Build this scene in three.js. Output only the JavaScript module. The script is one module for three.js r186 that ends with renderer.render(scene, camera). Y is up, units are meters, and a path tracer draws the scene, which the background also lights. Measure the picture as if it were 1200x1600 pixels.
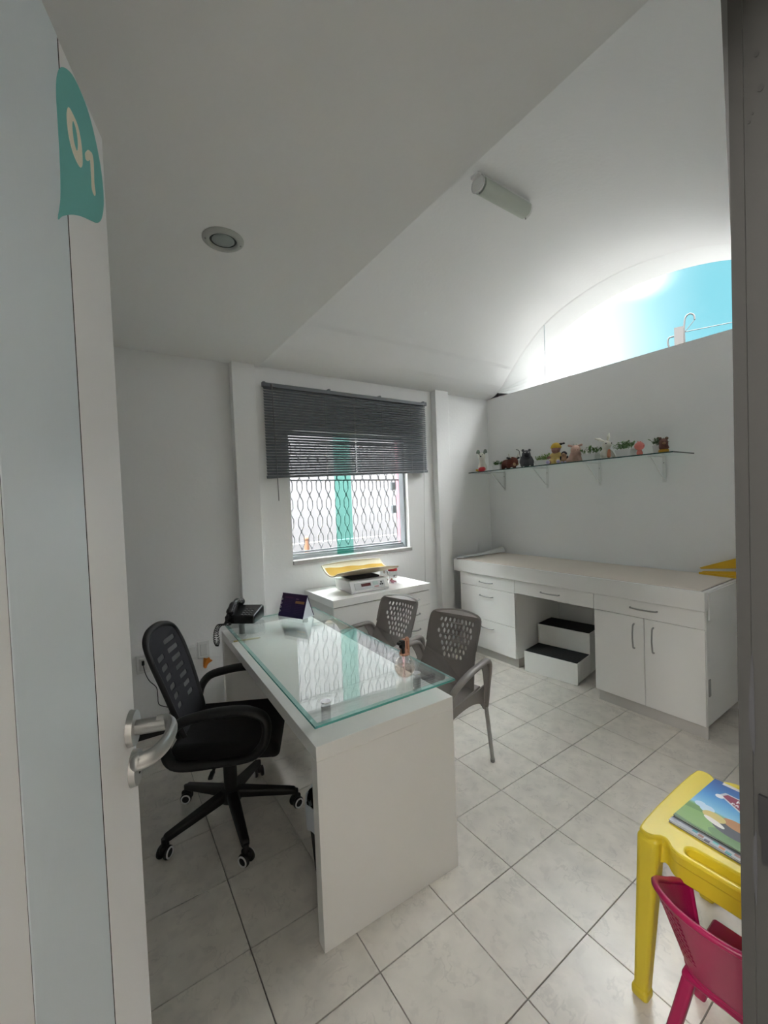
import * as THREE from 'three';
import { RoundedBoxGeometry } from 'three/addons/geometries/RoundedBoxGeometry.js';
import { mergeGeometries, mergeVertices, toCreasedNormals } from 'three/addons/utils/BufferGeometryUtils.js';
import { RectAreaLightUniformsLib } from 'three/addons/lights/RectAreaLightUniformsLib.js';
import { MarchingCubes } from 'three/addons/objects/MarchingCubes.js';

// ---------------------------------------------------------------- camera, sky, sun, exposure
const scene = new THREE.Scene();
const camera = new THREE.PerspectiveCamera(2 * Math.atan(800 / 647.28) * 180 / Math.PI, 0.75, 0.01, 200);
{
  const yaw = 34.037 * Math.PI / 180, pitch = -1.582 * Math.PI / 180, roll = -2.231 * Math.PI / 180;
  const f = new THREE.Vector3(Math.sin(yaw) * Math.cos(pitch), Math.sin(pitch), -Math.cos(yaw) * Math.cos(pitch));
  const r = new THREE.Vector3(Math.cos(yaw), 0, Math.sin(yaw)), u = new THREE.Vector3().crossVectors(r, f);
  const r2 = r.clone().multiplyScalar(Math.cos(roll)).addScaledVector(u, Math.sin(roll));
  const u2 = u.clone().multiplyScalar(Math.cos(roll)).addScaledVector(r, -Math.sin(roll));
  camera.quaternion.setFromRotationMatrix(new THREE.Matrix4().makeBasis(r2, u2, f.clone().negate()));
  camera.position.set(0, 1.5595, 0);
}
const renderer = new THREE.WebGLRenderer({ antialias: true });
renderer.toneMapping = THREE.LinearToneMapping;
renderer.toneMappingExposure = 2.8;
renderer.shadowMap.enabled = true;
const FILL_LAMP = 170, SUN = 16, SKY_BLUE = [0.10, 0.28, 0.33], CLOUD = 15;
const sun = new THREE.DirectionalLight(new THREE.Color(1, 0.97, 0.92), SUN);
sun.position.set(-8, 14, -2.6); sun.target.position.set(0, 0, -5);
sun.castShadow = true; sun.shadow.mapSize.set(2048, 2048);
Object.assign(sun.shadow.camera, { left: -16, right: 16, top: 16, bottom: -16, near: 1, far: 50 });
scene.add(sun, sun.target);

let seed = 7;
const rnd = () => { seed = (seed * 1664525 + 1013904223) >>> 0; return seed / 4294967296; };
const R = (a, b) => a + (b - a) * rnd();
const lat = new Float32Array(256 * 256); for (let i = 0; i < lat.length; i++) lat[i] = rnd();
function vnoise(x, y, px, py) {                 // value noise, tiling with period px, py
  const xi = Math.floor(x), yi = Math.floor(y), fx = x - xi, fy = y - yi, s = (t) => t * t * (3 - 2 * t);
  const g = (i, j) => lat[(((j % py) + py) % py) * 256 + (((i % px) + px) % px)];
  const a = g(xi, yi), b = g(xi + 1, yi), c = g(xi, yi + 1), d = g(xi + 1, yi + 1), u = s(fx), v = s(fy);
  return a + (b - a) * u + (c - a) * v + (a - b - c + d) * u * v;
}
function fbm(u, v, base, oct) { let s = 0, a = 0.5, p = base, n = 0; for (let i = 0; i < oct; i++) { s += a * vnoise(u * p, v * p, p, p); n += a; a *= 0.5; p *= 2; } return s / n; }
{
  const W = 1024, H = 512, d = new Float32Array(W * H * 4);
  for (let y = 0; y < H; y++) for (let x = 0; x < W; x++) {
    const el = (y + 0.5) / H * 180 - 90;
    const az = (x + 0.5) / W * 360 - 180, n1 = fbm(x / W, y / H * 0.5, 8, 5), n2 = fbm(x / W + 0.37, y / H * 0.5 + 0.2, 16, 4);
    let bank = 0;                                     // four banks of bright cloud round the horizon, clear blue between them
    for (const [c0, w, top] of [[-60, 34, 62], [38, 40, 66], [126, 38, 60], [-148, 38, 66]]) { const da = Math.abs(((az - c0 + 540) % 360) - 180); bank = Math.max(bank, (1 - THREE.MathUtils.smoothstep(da + (n1 - 0.5) * 26, w - 12, w + 12)) * (1 - THREE.MathUtils.smoothstep(el + (n2 - 0.5) * 22, top - 12, top + 8))); }
    const puff = THREE.MathUtils.smoothstep(n2, 0.60, 0.68) * 0.8, haze = 0.03 * Math.exp(-Math.max(0, el) / 14);
    const small = 0.45 * Math.exp(-(((az + 24.0) / 2.6) ** 2) - (((el - 22.6) / 1.5) ** 2) + (n1 - 0.5) * 2);
    const bright = (1.1 + (CLOUD - 1.1) * THREE.MathUtils.smoothstep(el, 20, 46));   // dim low down, raised overhead out of view to light the room
    const high = 0.9 * THREE.MathUtils.smoothstep(el + (n1 - 0.5) * 30, 30, 40);      // unseen broken cloud layer, added overhead to brighten floor and desk
    const k = Math.min(1, Math.max(bank, puff, small, high) + haze), o = (y * W + x) * 4, up = Math.max(0, el) / 90;
    for (let i = 0; i < 3; i++) d[o + i] = el < 0 ? 0.9 : SKY_BLUE[i] * (1.05 - 0.35 * up) * (1 - k) + bright * [0.98, 1, 1.02][i] * k;
    d[o + 3] = 1;
  }
  const t = new THREE.DataTexture(d, W, H, THREE.RGBAFormat, THREE.FloatType);
  t.mapping = THREE.EquirectangularReflectionMapping; t.magFilter = THREE.LinearFilter; t.needsUpdate = true;
  scene.background = t;
  scene.backgroundRotation.set(0, 0, 0);
}

// ---------------------------------------------------------------- helpers
const V = (x, y, z) => new THREE.Vector3(x, y, z), rad = (a) => a * Math.PI / 180;
const used = {};
function numbered(n) { used[n] = (used[n] ?? -1) + 1; return used[n] ? n + '_' + String(used[n]).padStart(3, '0') : n; }
const clean = (g) => {
  g = g.index ? g.toNonIndexed() : g;
  for (const k of Object.keys(g.attributes)) if (!['position', 'normal', 'uv'].includes(k)) g.deleteAttribute(k);
  if (!g.attributes.normal) g.computeVertexNormals();
  if (!g.attributes.uv) g.setAttribute('uv', new THREE.BufferAttribute(new Float32Array(g.attributes.position.count * 2), 2));
  g.morphAttributes = {};
  return g;
};
const join = (list) => list.length === 1 ? list[0] : mergeGeometries(list.map(clean));
function uvMetres(g) {                           // box-projected uv in metres
  g = clean(g); const p = g.attributes.position, n = g.attributes.normal, u = g.attributes.uv;
  for (let i = 0; i < p.count; i++) {
    const ax = Math.abs(n.getX(i)), ay = Math.abs(n.getY(i)), az = Math.abs(n.getZ(i));
    if (ay >= ax && ay >= az) u.setXY(i, p.getX(i), p.getZ(i)); else if (ax >= az) u.setXY(i, p.getZ(i), p.getY(i)); else u.setXY(i, p.getX(i), p.getY(i));
  }
  return g;
}
function obj(name, geoms, mat, parent = scene) {
  const m = new THREE.Mesh(join(Array.isArray(geoms) ? geoms : [geoms]), mat);
  m.name = numbered(name); m.castShadow = m.receiveShadow = true; parent.add(m); return m;
}
function tag(o, label, category, group) { o.userData = { ...o.userData, label, category }; if (group) o.userData.group = group; return o; }
function thing(name, label, category, [x, y, z], turn = 0, group) {
  const o = new THREE.Group(); o.name = numbered(name); scene.add(o); o.position.set(x, y, z); o.rotation.y = turn; return tag(o, label, category, group);
}
function struct(name, geoms, mat, parent = scene) { const o = obj(name, geoms, mat, parent); if (parent === scene) o.userData.kind = 'structure'; return o; }
const bx = (w, h, d, x = 0, y = 0, z = 0) => new THREE.BoxGeometry(w, h, d).translate(x, y, z);
const span = (x0, x1, y0, y1, z0, z1) => bx(x1 - x0, y1 - y0, z1 - z0, (x0 + x1) / 2, (y0 + y1) / 2, (z0 + z1) / 2);
const rb = (w, h, d, r, x = 0, y = 0, z = 0, s = 2) => new RoundedBoxGeometry(w, h, d, s, Math.min(r, w / 2.01, h / 2.01, d / 2.01)).translate(x, y, z);
const rspan = (x0, x1, y0, y1, z0, z1, r = 0.002) => rb(x1 - x0, y1 - y0, z1 - z0, r, (x0 + x1) / 2, (y0 + y1) / 2, (z0 + z1) / 2, 1);
const cyl = (r0, r1, h, x = 0, y = 0, z = 0, n = 24) => new THREE.CylinderGeometry(r0, r1, h, n).translate(x, y, z);
const tube = (pts, r, n = 24, m = 8, closed = false) => new THREE.TubeGeometry(new THREE.CatmullRomCurve3(pts.map((p) => V(...p)), closed), n, r, m, closed);
const poly = (pts, r, m = 8) => { const c = new THREE.CurvePath(); for (let i = 0; i + 1 < pts.length; i++) c.add(new THREE.LineCurve3(V(...pts[i]), V(...pts[i + 1]))); return new THREE.TubeGeometry(c, (pts.length - 1) * 4, r, m); };
function rod(a, b, r, r2 = r, n = 12) {
  const A = V(...a), B = V(...b), d = B.clone().sub(A), g = new THREE.CylinderGeometry(r2, r, d.length(), n);
  g.applyQuaternion(new THREE.Quaternion().setFromUnitVectors(V(0, 1, 0), d.clone().normalize())); return g.translate((A.x + B.x) / 2, (A.y + B.y) / 2, (A.z + B.z) / 2);
}
const lathe = (pts, n = 32) => new THREE.LatheGeometry(pts.map(([r, y]) => new THREE.Vector2(r, y)), n);
const ball = (r, x, y, z, sx = 1, sy = 1, sz = 1, n = 16) => new THREE.SphereGeometry(r, n, Math.ceil(n * 0.75)).scale(sx, sy, sz).translate(x, y, z);
function shapeOf(pts) { const s = new THREE.Shape(); pts.forEach((p, i) => i ? s.lineTo(...p) : s.moveTo(...p)); s.closePath(); return s; }
function smoothShape(pts, n = 60) { return new THREE.Shape(new THREE.CatmullRomCurve3(pts.map(([x, y]) => V(x, y, 0)), true).getPoints(n).slice(0, -1).map((p) => new THREE.Vector2(p.x, p.y))); }
function roundRect(w, h, r, x = 0, y = 0) {
  const s = new THREE.Shape(), a = x - w / 2, b = y - h / 2;
  s.moveTo(a + r, b); s.lineTo(a + w - r, b); s.absarc(a + w - r, b + r, r, -Math.PI / 2, 0); s.lineTo(a + w, b + h - r); s.absarc(a + w - r, b + h - r, r, 0, Math.PI / 2);
  s.lineTo(a + r, b + h); s.absarc(a + r, b + h - r, r, Math.PI / 2, Math.PI); s.lineTo(a, b + r); s.absarc(a + r, b + r, r, Math.PI, Math.PI * 1.5); return s;
}
const ext = (s, depth, bevel = 0, seg = 12) => new THREE.ExtrudeGeometry(s, { depth, bevelEnabled: bevel > 0, bevelSize: bevel, bevelThickness: bevel, bevelOffset: -bevel, bevelSegments: 2, curveSegments: seg });
const flat = (g) => g.rotateX(-Math.PI / 2);     // shape (x, y) laid down: x stays, y goes to -z, depth goes up
function warp(g, fn) { const p = g.attributes.position, v = new THREE.Vector3(); for (let i = 0; i < p.count; i++) { v.fromBufferAttribute(p, i); fn(v); p.setXYZ(i, v.x, v.y, v.z); } g.computeVertexNormals(); return g; }
function smoothed(g, a = 0.6) { g = clean(g); g.deleteAttribute('normal'); return toCreasedNormals(mergeVertices(g, 1e-5), a); }
function blob(bones, cell, k = 0.012) {          // tapered capsules joined by a smooth minimum, meshed
  const box = new THREE.Box3(); let rm = 0;
  for (const [a, ra, b, rb_] of bones) { box.expandByPoint(V(...a)); box.expandByPoint(V(...b)); rm = Math.max(rm, ra, rb_); }
  box.expandByScalar(rm + cell * 3);
  const c = box.getCenter(V(0, 0, 0)), sz = box.getSize(V(0, 0, 0)), S = Math.max(sz.x, sz.y, sz.z), N = Math.min(72, Math.ceil(S / cell)), mc = new MarchingCubes(N, new THREE.MeshStandardMaterial(), false, false, 60000);
  const B = bones.map(([a, ra, b, r2]) => ({ a: V(...a), d: V(...b).sub(V(...a)), ra, r2 })), p = V(0, 0, 0), q = V(0, 0, 0);
  for (let z = 0; z < N; z++) for (let y = 0; y < N; y++) for (let x = 0; x < N; x++) {
    p.set(c.x + (x - N / 2) / (N / 2) * S / 2, c.y + (y - N / 2) / (N / 2) * S / 2, c.z + (z - N / 2) / (N / 2) * S / 2);
    let s = 0;
    for (const b of B) { const l = b.d.lengthSq(), t = l ? Math.min(1, Math.max(0, q.copy(p).sub(b.a).dot(b.d) / l)) : 0; const dd = q.copy(p).sub(b.a).addScaledVector(b.d, -t).length() - (b.ra + (b.r2 - b.ra) * t); s += Math.exp(-dd / k); }
    mc.field[z * N * N + y * N + x] = Math.max(-1, Math.min(1, k * Math.log(Math.max(s, 1e-30))));
  }
  mc.isolation = 0; mc.update();
  const g = new THREE.BufferGeometry(), n = mc.count;
  const pos = mc.positionArray.slice(0, n * 3); for (let i = 0; i < n; i++) for (let j = 0; j < 3; j++) pos[i * 3 + j] = pos[i * 3 + j] * S / 2 + c.getComponent(j);
  g.setAttribute('position', new THREE.BufferAttribute(pos, 3));
  return smoothed(g, 1.2);
}

// ---------------------------------------------------------------- textures and materials
function dataTex(n, fn, srgb = false) {
  const d = new Uint8Array(n * n * 4);
  for (let y = 0; y < n; y++) for (let x = 0; x < n; x++) { const c = fn(x / n, y / n); for (let i = 0; i < 3; i++) d[(y * n + x) * 4 + i] = Math.max(0, Math.min(255, c[i] * 255)); d[(y * n + x) * 4 + 3] = 255; }
  const t = new THREE.DataTexture(d, n, n); t.wrapS = t.wrapT = THREE.RepeatWrapping; t.magFilter = THREE.LinearFilter; t.needsUpdate = true; if (srgb) t.colorSpace = THREE.SRGBColorSpace; return t;
}
const grain = dataTex(256, (u, v) => { const k = fbm(u, v, 8, 5) * 0.6 + fbm(u, v, 64, 2) * 0.4; return [k, k, k]; });
const weave = dataTex(128, (u, v) => { const k = 0.5 + 0.25 * Math.sin(u * 200) + 0.25 * Math.sin(v * 200) + 0.15 * (rnd() - 0.5); return [k, k, k]; });
const S = (color, roughness = 0.6, o = {}) => new THREE.MeshStandardMaterial({ color: new THREE.Color().setRGB(...color), roughness, ...o });
const P = (color, roughness = 0.6, o = {}) => new THREE.MeshPhysicalMaterial({ color: new THREE.Color().setRGB(...color), roughness, ...o });
const M = {
  wall: S([0.91, 0.91, 0.90], 0.85, { bumpMap: grain, bumpScale: 0.0012 }),
  vault: S([0.89, 0.89, 0.88], 0.85, { bumpMap: grain, bumpScale: 0.002 }),
  soffit: S([0.91, 0.91, 0.895], 0.9, { bumpMap: grain, bumpScale: 0.001 }),
  outside: S([0.088, 0.0865, 0.09], 0.95), ground: S([0.04, 0.039, 0.037], 0.95), pink: S([0.42, 0.22, 0.25], 0.8), timber: S([0.10, 0.045, 0.022], 0.8),
  grout: S([0.16, 0.15, 0.14], 0.95),
  door: S([0.86, 0.85, 0.845], 0.45, { bumpMap: grain, bumpScale: 0.0003 }), doorBlue: S([0.70, 0.77, 0.81], 0.35, { bumpMap: grain, bumpScale: 0.0003 }), gap: S([0.02, 0.018, 0.018], 0.9),
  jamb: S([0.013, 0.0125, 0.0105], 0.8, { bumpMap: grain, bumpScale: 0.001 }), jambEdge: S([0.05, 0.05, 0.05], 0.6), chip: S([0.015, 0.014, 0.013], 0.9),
  laminate: S([0.88, 0.87, 0.84], 0.4), laminateEdge: S([0.70, 0.69, 0.66], 0.45), plinth: S([0.62, 0.60, 0.57], 0.5),
  chrome: S([0.66, 0.66, 0.66], 0.18, { metalness: 1 }), steel: S([0.42, 0.42, 0.41], 0.33, { metalness: 1 }), alu: S([0.62, 0.62, 0.60], 0.4, { metalness: 0.7 }), frameAlu: S([0.42, 0.46, 0.48], 0.4, { metalness: 0.5 }),
  iron: S([0.30, 0.30, 0.31], 0.5), marble: S([0.42, 0.415, 0.40], 0.35),
  blind: S([0.17, 0.185, 0.20], 0.45), cordGrey: S([0.35, 0.35, 0.35], 0.8), whitePlastic: S([0.78, 0.78, 0.76], 0.35), black: S([0.005, 0.005, 0.0055], 0.5), blackGloss: S([0.010, 0.010, 0.011], 0.25), rubber: S([0.018, 0.018, 0.018], 0.8),
  fabricBlack: S([0.006, 0.006, 0.007], 0.95, { bumpMap: weave, bumpScale: 0.0005 }), netting: S([0.022, 0.022, 0.028], 0.9), nettingThin: S([0.035, 0.037, 0.045], 0.9, { transparent: true, opacity: 0.72 }),
  taupe: S([0.24, 0.215, 0.20], 0.42), taupeLeg: S([0.42, 0.41, 0.39], 0.4, { metalness: 0.5 }),
  yellow: S([0.72, 0.56, 0.035], 0.38), magenta: S([0.31, 0.004, 0.062], 0.38), pad: S([0.80, 0.72, 0.64], 0.8, { bumpMap: weave, bumpScale: 0.0003 }), padSide: S([0.50, 0.43, 0.40], 0.8),
  rulerYellow: S([0.78, 0.48, 0.02], 0.5), teal: S([0.15, 0.50, 0.47], 0.6), cream: S([0.88, 0.80, 0.64], 0.6),
  pane: P([0.97, 0.985, 0.98], 0.02, { transmission: 1, thickness: 0, ior: 1.5 }), tealPane: P([0.30, 0.72, 0.62], 0.03, { transmission: 1, thickness: 0, ior: 1.2 }),
  deskGlass: P([0.965, 0.988, 0.98], 0.02, { transmission: 1, thickness: 0, ior: 1.75 }), glassEdge: P([0.16, 0.52, 0.47], 0.08, { transmission: 0.45, thickness: 0 }), bevel: P([0.55, 0.86, 0.82], 0.03, { transmission: 0.75, thickness: 0, ior: 1.6 }),
  shelfGlass: P([0.86, 0.95, 0.93], 0.03, { transmission: 1, thickness: 0 }), shelfEdge: P([0.03, 0.10, 0.09], 0.1, { transmission: 0.2, thickness: 0 }),
  bottle: P([0.96, 0.93, 0.91], 0.02, { transmission: 1, thickness: 0, ior: 1.5 }), liquid: P([0.93, 0.87, 0.82], 0.03, { transmission: 0.9, thickness: 0, ior: 1.33 }), rose: S([0.68, 0.36, 0.25], 0.25, { metalness: 0.8 }),
  jarClear: P([0.92, 0.92, 0.92], 0.06, { transmission: 0.92, thickness: 0 }), red: S([0.55, 0.02, 0.03], 0.35), pinkPlastic: S([0.72, 0.22, 0.32], 0.4), diffuser: P([0.66, 0.70, 0.62], 0.5, { transmission: 0.2, thickness: 0 }), lens: S([0.36, 0.40, 0.38], 0.3), ringGrey: S([0.52, 0.54, 0.50], 0.4), darkRing: S([0.05, 0.06, 0.055], 0.5),
  plushWhite: S([0.70, 0.68, 0.60], 0.95), plushGrey: S([0.10, 0.105, 0.11], 0.95), plushBrown: S([0.12, 0.03, 0.018], 0.95), plushPink: S([0.55, 0.36, 0.29], 0.95), plushDark: S([0.03, 0.03, 0.035], 0.95), skin: S([0.33, 0.17, 0.14], 0.7), capYellow: S([0.62, 0.42, 0.05], 0.8), suitYellow: S([0.62, 0.46, 0.16], 0.85), lilac: S([0.48, 0.42, 0.62], 0.85), coral: S([0.72, 0.21, 0.18], 0.55), orange: S([0.62, 0.20, 0.02], 0.7), amber: S([0.55, 0.30, 0.02], 0.6), greenGrey: S([0.22, 0.27, 0.22], 0.95), tan: S([0.42, 0.26, 0.15], 0.9),
  leaf: S([0.06, 0.14, 0.02], 0.7, { side: THREE.DoubleSide }), leafLight: S([0.20, 0.34, 0.06], 0.7, { side: THREE.DoubleSide }), leafPale: S([0.15, 0.26, 0.10], 0.7, { side: THREE.DoubleSide }), leafGrey: S([0.12, 0.18, 0.09], 0.7, { side: THREE.DoubleSide }), pot: S([0.70, 0.70, 0.69], 0.5),
  displayRed: S([0.10, 0.01, 0.01], 0.2), panelGrey: S([0.55, 0.56, 0.55], 0.5), dial: S([0.42, 0.52, 0.48], 0.5), purple: S([0.045, 0.02, 0.10], 0.5), paper: S([0.75, 0.74, 0.72], 0.8), linen: S([0.66, 0.70, 0.74], 0.4), white: S([0.78, 0.78, 0.78], 0.5), bushing: S([0.03, 0.028, 0.027], 0.5), concrete: S([0.020, 0.0185, 0.018], 0.9), wire: S([0.006, 0.006, 0.006], 0.7),
};
function canvas(w, h, draw, px = 1) { const c = document.createElement('canvas'); c.width = w; c.height = h; const x = c.getContext('2d'); draw(x, w, h); const t = new THREE.CanvasTexture(c); t.colorSpace = THREE.SRGBColorSpace; return t; }

// ---------------------------------------------------------------- the room
const ZB = -3.25, XR = 3.665, XL = -1.3, ZF = -0.143, HS = 2.64, XE = 1.05;
// floor: a grout bed with every tile laid on it
const floor = struct('floor', bx(6.2, 0.12, 5.4, 1.25, -0.072, -0.85), M.grout);
{
  const T = 0.33, X0 = 0.6845, Z0 = -1.1414, tileTex = [];
  for (let k = 0; k < 5; k++) tileTex.push(dataTex(256, (u, v) => {
    const a = fbm(u + k * 0.21, v + k * 0.37, 4, 5), b = fbm(u + 0.3 * a + k * 0.5, v + 0.3, 8, 5), vein = Math.exp(-Math.pow((b - 0.5) / 0.035, 2)) * THREE.MathUtils.smoothstep(fbm(u + 0.13 * k, v, 5, 3), 0.5, 0.68);
    const s = 0.88 + (a - 0.5) * 0.10 - vein * 0.055 - 0.03 * THREE.MathUtils.smoothstep(b, 0.55, 0.75); return [s * 1.0, s * 0.975, s * 0.935];
  }, true));
  const mats = tileTex.map((map) => P([1, 1, 1], 0.3, { map, clearcoat: 0.15, clearcoatRoughness: 0.3 }));
  const g = new THREE.BoxGeometry(1, 0.012, 1); const geos = {};
  for (let i = -6; i <= 9; i++) for (let j = -7; j <= 3; j++) {
    const x0 = Math.max(XL, X0 + T * i), x1 = Math.min(XR, X0 + T * (i + 1)), z0 = Math.max(ZB, Z0 + T * j), z1 = Math.min(0.01, Z0 + T * (j + 1));
    if (x1 - x0 < 0.02 || z1 - z0 < 0.02) continue;
    const w = x1 - x0 - 0.0035, d = z1 - z0 - 0.0035, key = w.toFixed(3) + '_' + d.toFixed(3);
    const turn = (i * 7 + j * 3 + 40) % 4;
    geos[key + turn] ??= (() => { const b = rb(w, 0.012, d, 0.0012, 0, -0.006, 0, 1), c = clean(b), p = c.attributes.position, u = c.attributes.uv; for (let q = 0; q < p.count; q++) { let a = p.getX(q) / T + 0.5, e = p.getZ(q) / T + 0.5; for (let s = 0; s < turn; s++) [a, e] = [e, 1 - a]; u.setXY(q, a, e); } return c; })();
    const m = obj('tile', geos[key + turn], mats[(i * 13 + j * 5 + 200) % 5], floor); m.position.set((x0 + x1) / 2, (Math.abs(i * j) % 3) * 0.0003, (z0 + z1) / 2);
  }
}
// window wall with its opening
const WX0 = 1.275, WX1 = 2.49, WY0 = 1.09, WY1 = 2.175;
struct('wall_back', [span(XL, WX0, 0, 2.78, ZB - 0.18, ZB), span(WX1, XR + 0.2, 0, 2.78, ZB - 0.18, ZB), span(WX0, WX1, 0, WY0 - 0.03, ZB - 0.18, ZB), span(WX0, WX1, WY1, 2.78, ZB - 0.18, ZB)].map(uvMetres), M.wall);
struct('pilaster_left', uvMetres(rspan(0.834, 1.006, 0, HS, ZB - 0.01, ZB + 0.07, 0.004)), M.wall);
struct('pilaster_right', uvMetres(rspan(2.827, 3.002, 0, 2.664, ZB - 0.01, ZB + 0.07, 0.004)), M.wall);
struct('wall_left', uvMetres(span(XL - 0.15, XL, 0, 2.8, ZB - 0.18, 0.01)), M.wall);
struct('baseboard_back', rspan(XL, 0.834, 0, 0.075, ZB, ZB + 0.014, 0.003), M.blackGloss);
// right wall: solid below, an arched opening above
struct('wall_right', uvMetres(span(XR, XR + 0.2, 0, 2.635, ZB, 0.01)), M.wall);
struct('windowsill_2', [span(XR + 0.012, XR + 0.22, 2.635, 2.655, ZB, 0.01)], S([0.13, 0.13, 0.125], 0.7));  // dark slab out of view, added to cut light bounced onto the vault
struct('trim_2', [span(XR, XR + 0.012, 2.635, 2.655, ZB, 0.01)], M.wall);
const PROFILE = new THREE.CatmullRomCurve3([[-3.30, 2.650], [-3.25, 2.651], [-3.17, 2.660], [-3.08, 2.700], [-2.88, 2.905], [-2.68, 3.09], [-2.45, 3.245], [-2.1, 3.355], [-1.75, 3.390], [-1.34, 3.338], [-1.018, 3.225], [-0.70, 3.04], [-0.40, 2.82], [-0.143, 2.60], [0.0, 2.46]].map(([z, y]) => V(z, y, 0))).getPoints(110).map((p) => [p.x, p.y]);
{
  const A = PROFILE.filter(([z, y]) => z > -3.10 && z < -0.16 && y > 2.66).map(([z, y]) => [z, y + 0.012]), N = A.length - 1, B = [];
  for (let i = 0; i <= N; i++) { const t = Math.acos(Math.max(-1, Math.min(1, -(A[i][0] - (A[0][0] + A[N][0]) / 2) / ((A[N][0] - A[0][0]) / 2)))); B.push([-1.70 - 1.16 * Math.cos(t), 2.645 + 0.67 * Math.sin(t)]); }
  const pos = [], quad = (p, q, r, s) => pos.push(...p, ...q, ...r, ...p, ...r, ...s), X1 = XR + 0.2;
  const out = (z, y) => { const k = Math.abs(z + 1.7) / 1.73; return [Math.max(-3.43, Math.min(0.01, -1.71 + (z + 1.7) * 1.5)), Math.max(y + 0.12, 3.65)]; };
  for (let i = 0; i < N; i++) {
    const a = A[i], a2 = A[i + 1], b = B[i], b2 = B[i + 1], o = i === 0 ? [-3.43, 2.655] : out(...a), o2 = i === N - 1 ? [0.01, 2.655] : out(...a2);
    quad([XR, a[1], a[0]], [X1, b[1], b[0]], [X1, b2[1], b2[0]], [XR, a2[1], a2[0]]);
    quad([X1, b[1], b[0]], [X1, o[1], o[0]], [X1, o2[1], o2[0]], [X1, b2[1], b2[0]]);
    quad([X1, o[1], o[0]], [XR, o[1], o[0]], [XR, o2[1], o2[0]], [X1, o2[1], o2[0]]);
    quad([XR, o[1], o[0]], [XR, a[1], a[0]], [XR, a2[1], a2[0]], [XR, o2[1], o2[0]]);
  }
  const g = new THREE.BufferGeometry(); g.setAttribute('position', new THREE.BufferAttribute(new Float32Array(pos), 3));
  struct('wall_right_arch', uvMetres(smoothed(g, 0.5)), M.wall);
  // two panes butted together in the arch
  const zs = -2.50, yA = (z) => { for (let i = 0; i < N; i++) if (A[i][0] <= z && z <= A[i + 1][0]) return A[i][1] + (A[i + 1][1] - A[i][1]) * (z - A[i][0]) / (A[i + 1][0] - A[i][0]) - 0.004; return 2.66; };
  const half = (lo, hi) => { const zz = [lo, ...A.map((p) => p[0]).filter((z) => z > lo + 0.001 && z < hi - 0.001), hi]; return new THREE.ShapeGeometry(shapeOf([...zz.map((z) => [-z, yA(z)]), [-hi, 2.657], [-lo, 2.657]])).rotateY(Math.PI / 2).translate(XR + 0.015, 0, 0); };
  const w = new THREE.Group(); w.name = numbered('window_2'); w.userData.kind = 'structure'; scene.add(w);
  obj('pane', half(A[0][0] + 0.002, zs - 0.003), M.pane, w); obj('pane', half(zs + 0.003, A[N][0] - 0.002), M.pane, w);
  obj('joint', span(XR + 0.010, XR + 0.018, 2.656, yA(zs), zs - 0.0025, zs + 0.0025), S([0.55, 0.6, 0.62], 0.5), w);
}
// flat ceiling over the desk side, upright face at its edge, barrel vault over the rest
struct('ceiling', uvMetres(span(XL - 0.15, XE, HS, HS + 0.16, ZB - 0.18, 0.01)), M.soffit);
struct('wall_vault_end', uvMetres(span(XE - 0.12, XE, HS + 0.16, 3.55, ZB - 0.18, 0.01)), M.wall);
{
  const inn = PROFILE.map((p) => [...p]);
  const pts = inn.map(([z, y]) => [-z, y]); const o = [...inn].reverse().map(([z, y]) => [-z, Math.min(y + 0.16, 3.552)]);
  o[0][1] = o[o.length - 1][1] = 2.9;
  struct('ceiling_vault', uvMetres(smoothed(ext(shapeOf([...pts, ...o].filter((p, i, q) => !i || Math.hypot(p[0] - q[i - 1][0], p[1] - q[i - 1][1]) > 1e-4)), XR - 0.008 - XE).rotateY(Math.PI / 2).translate(XE, 0, 0), 0.5)), M.vault);
  struct('roof', [span(XE - 0.12, XR + 0.2, 3.55, 3.68, ZB - 0.18, 0.01)], M.outside);
}
// door wall and the passage behind the camera
struct('wall_front', [span(0.525, XR + 0.2, 0, 3.6, ZF, 0.01), span(-1.5, -0.19, 0, 3.6, ZF, 0.01), span(-0.19, 0.525, 2.13, 3.6, ZF, 0.01)].map(uvMetres), M.wall);
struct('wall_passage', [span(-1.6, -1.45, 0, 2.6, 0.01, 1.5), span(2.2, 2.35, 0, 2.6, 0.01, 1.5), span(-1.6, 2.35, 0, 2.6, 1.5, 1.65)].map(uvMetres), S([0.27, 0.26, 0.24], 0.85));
RectAreaLightUniformsLib.init();
for (const [x, z, power, label] of [[-1.17, 0.30, FILL_LAMP, 'added square fill lamp, out of view at the far left end of the passage']]) {
  const t = thing('added_fill_lamp', label, 'ceiling light', [x, 2.6, z]);  // made-up fill light, brightens cabinets and floor through the doorway
  obj('fill_lamp_frame', [rspan(-0.23, 0.23, -0.03, 0, -0.23, -0.2), rspan(-0.23, 0.23, -0.03, 0, 0.2, 0.23), rspan(-0.23, -0.2, -0.03, 0, -0.2, 0.2), rspan(0.2, 0.23, -0.03, 0, -0.2, 0.2)], M.whitePlastic, t);
  obj('fill_lamp_diffuser', rspan(-0.2, 0.2, -0.022, -0.004, -0.2, 0.2), S([0.8, 0.8, 0.78], 0.5, { emissive: new THREE.Color(1, 0.97, 0.92), emissiveIntensity: 0.8 }), t);
  const l = new THREE.RectAreaLight(new THREE.Color(1, 0.97, 0.93), power, 0.4, 0.4); l.position.set(x, 2.565, z); l.lookAt(x, 0, z); scene.add(l);
}
struct('ceiling_passage', span(-1.6, 2.35, 2.6, 2.72, 0.01, 1.65), M.soffit);
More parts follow.
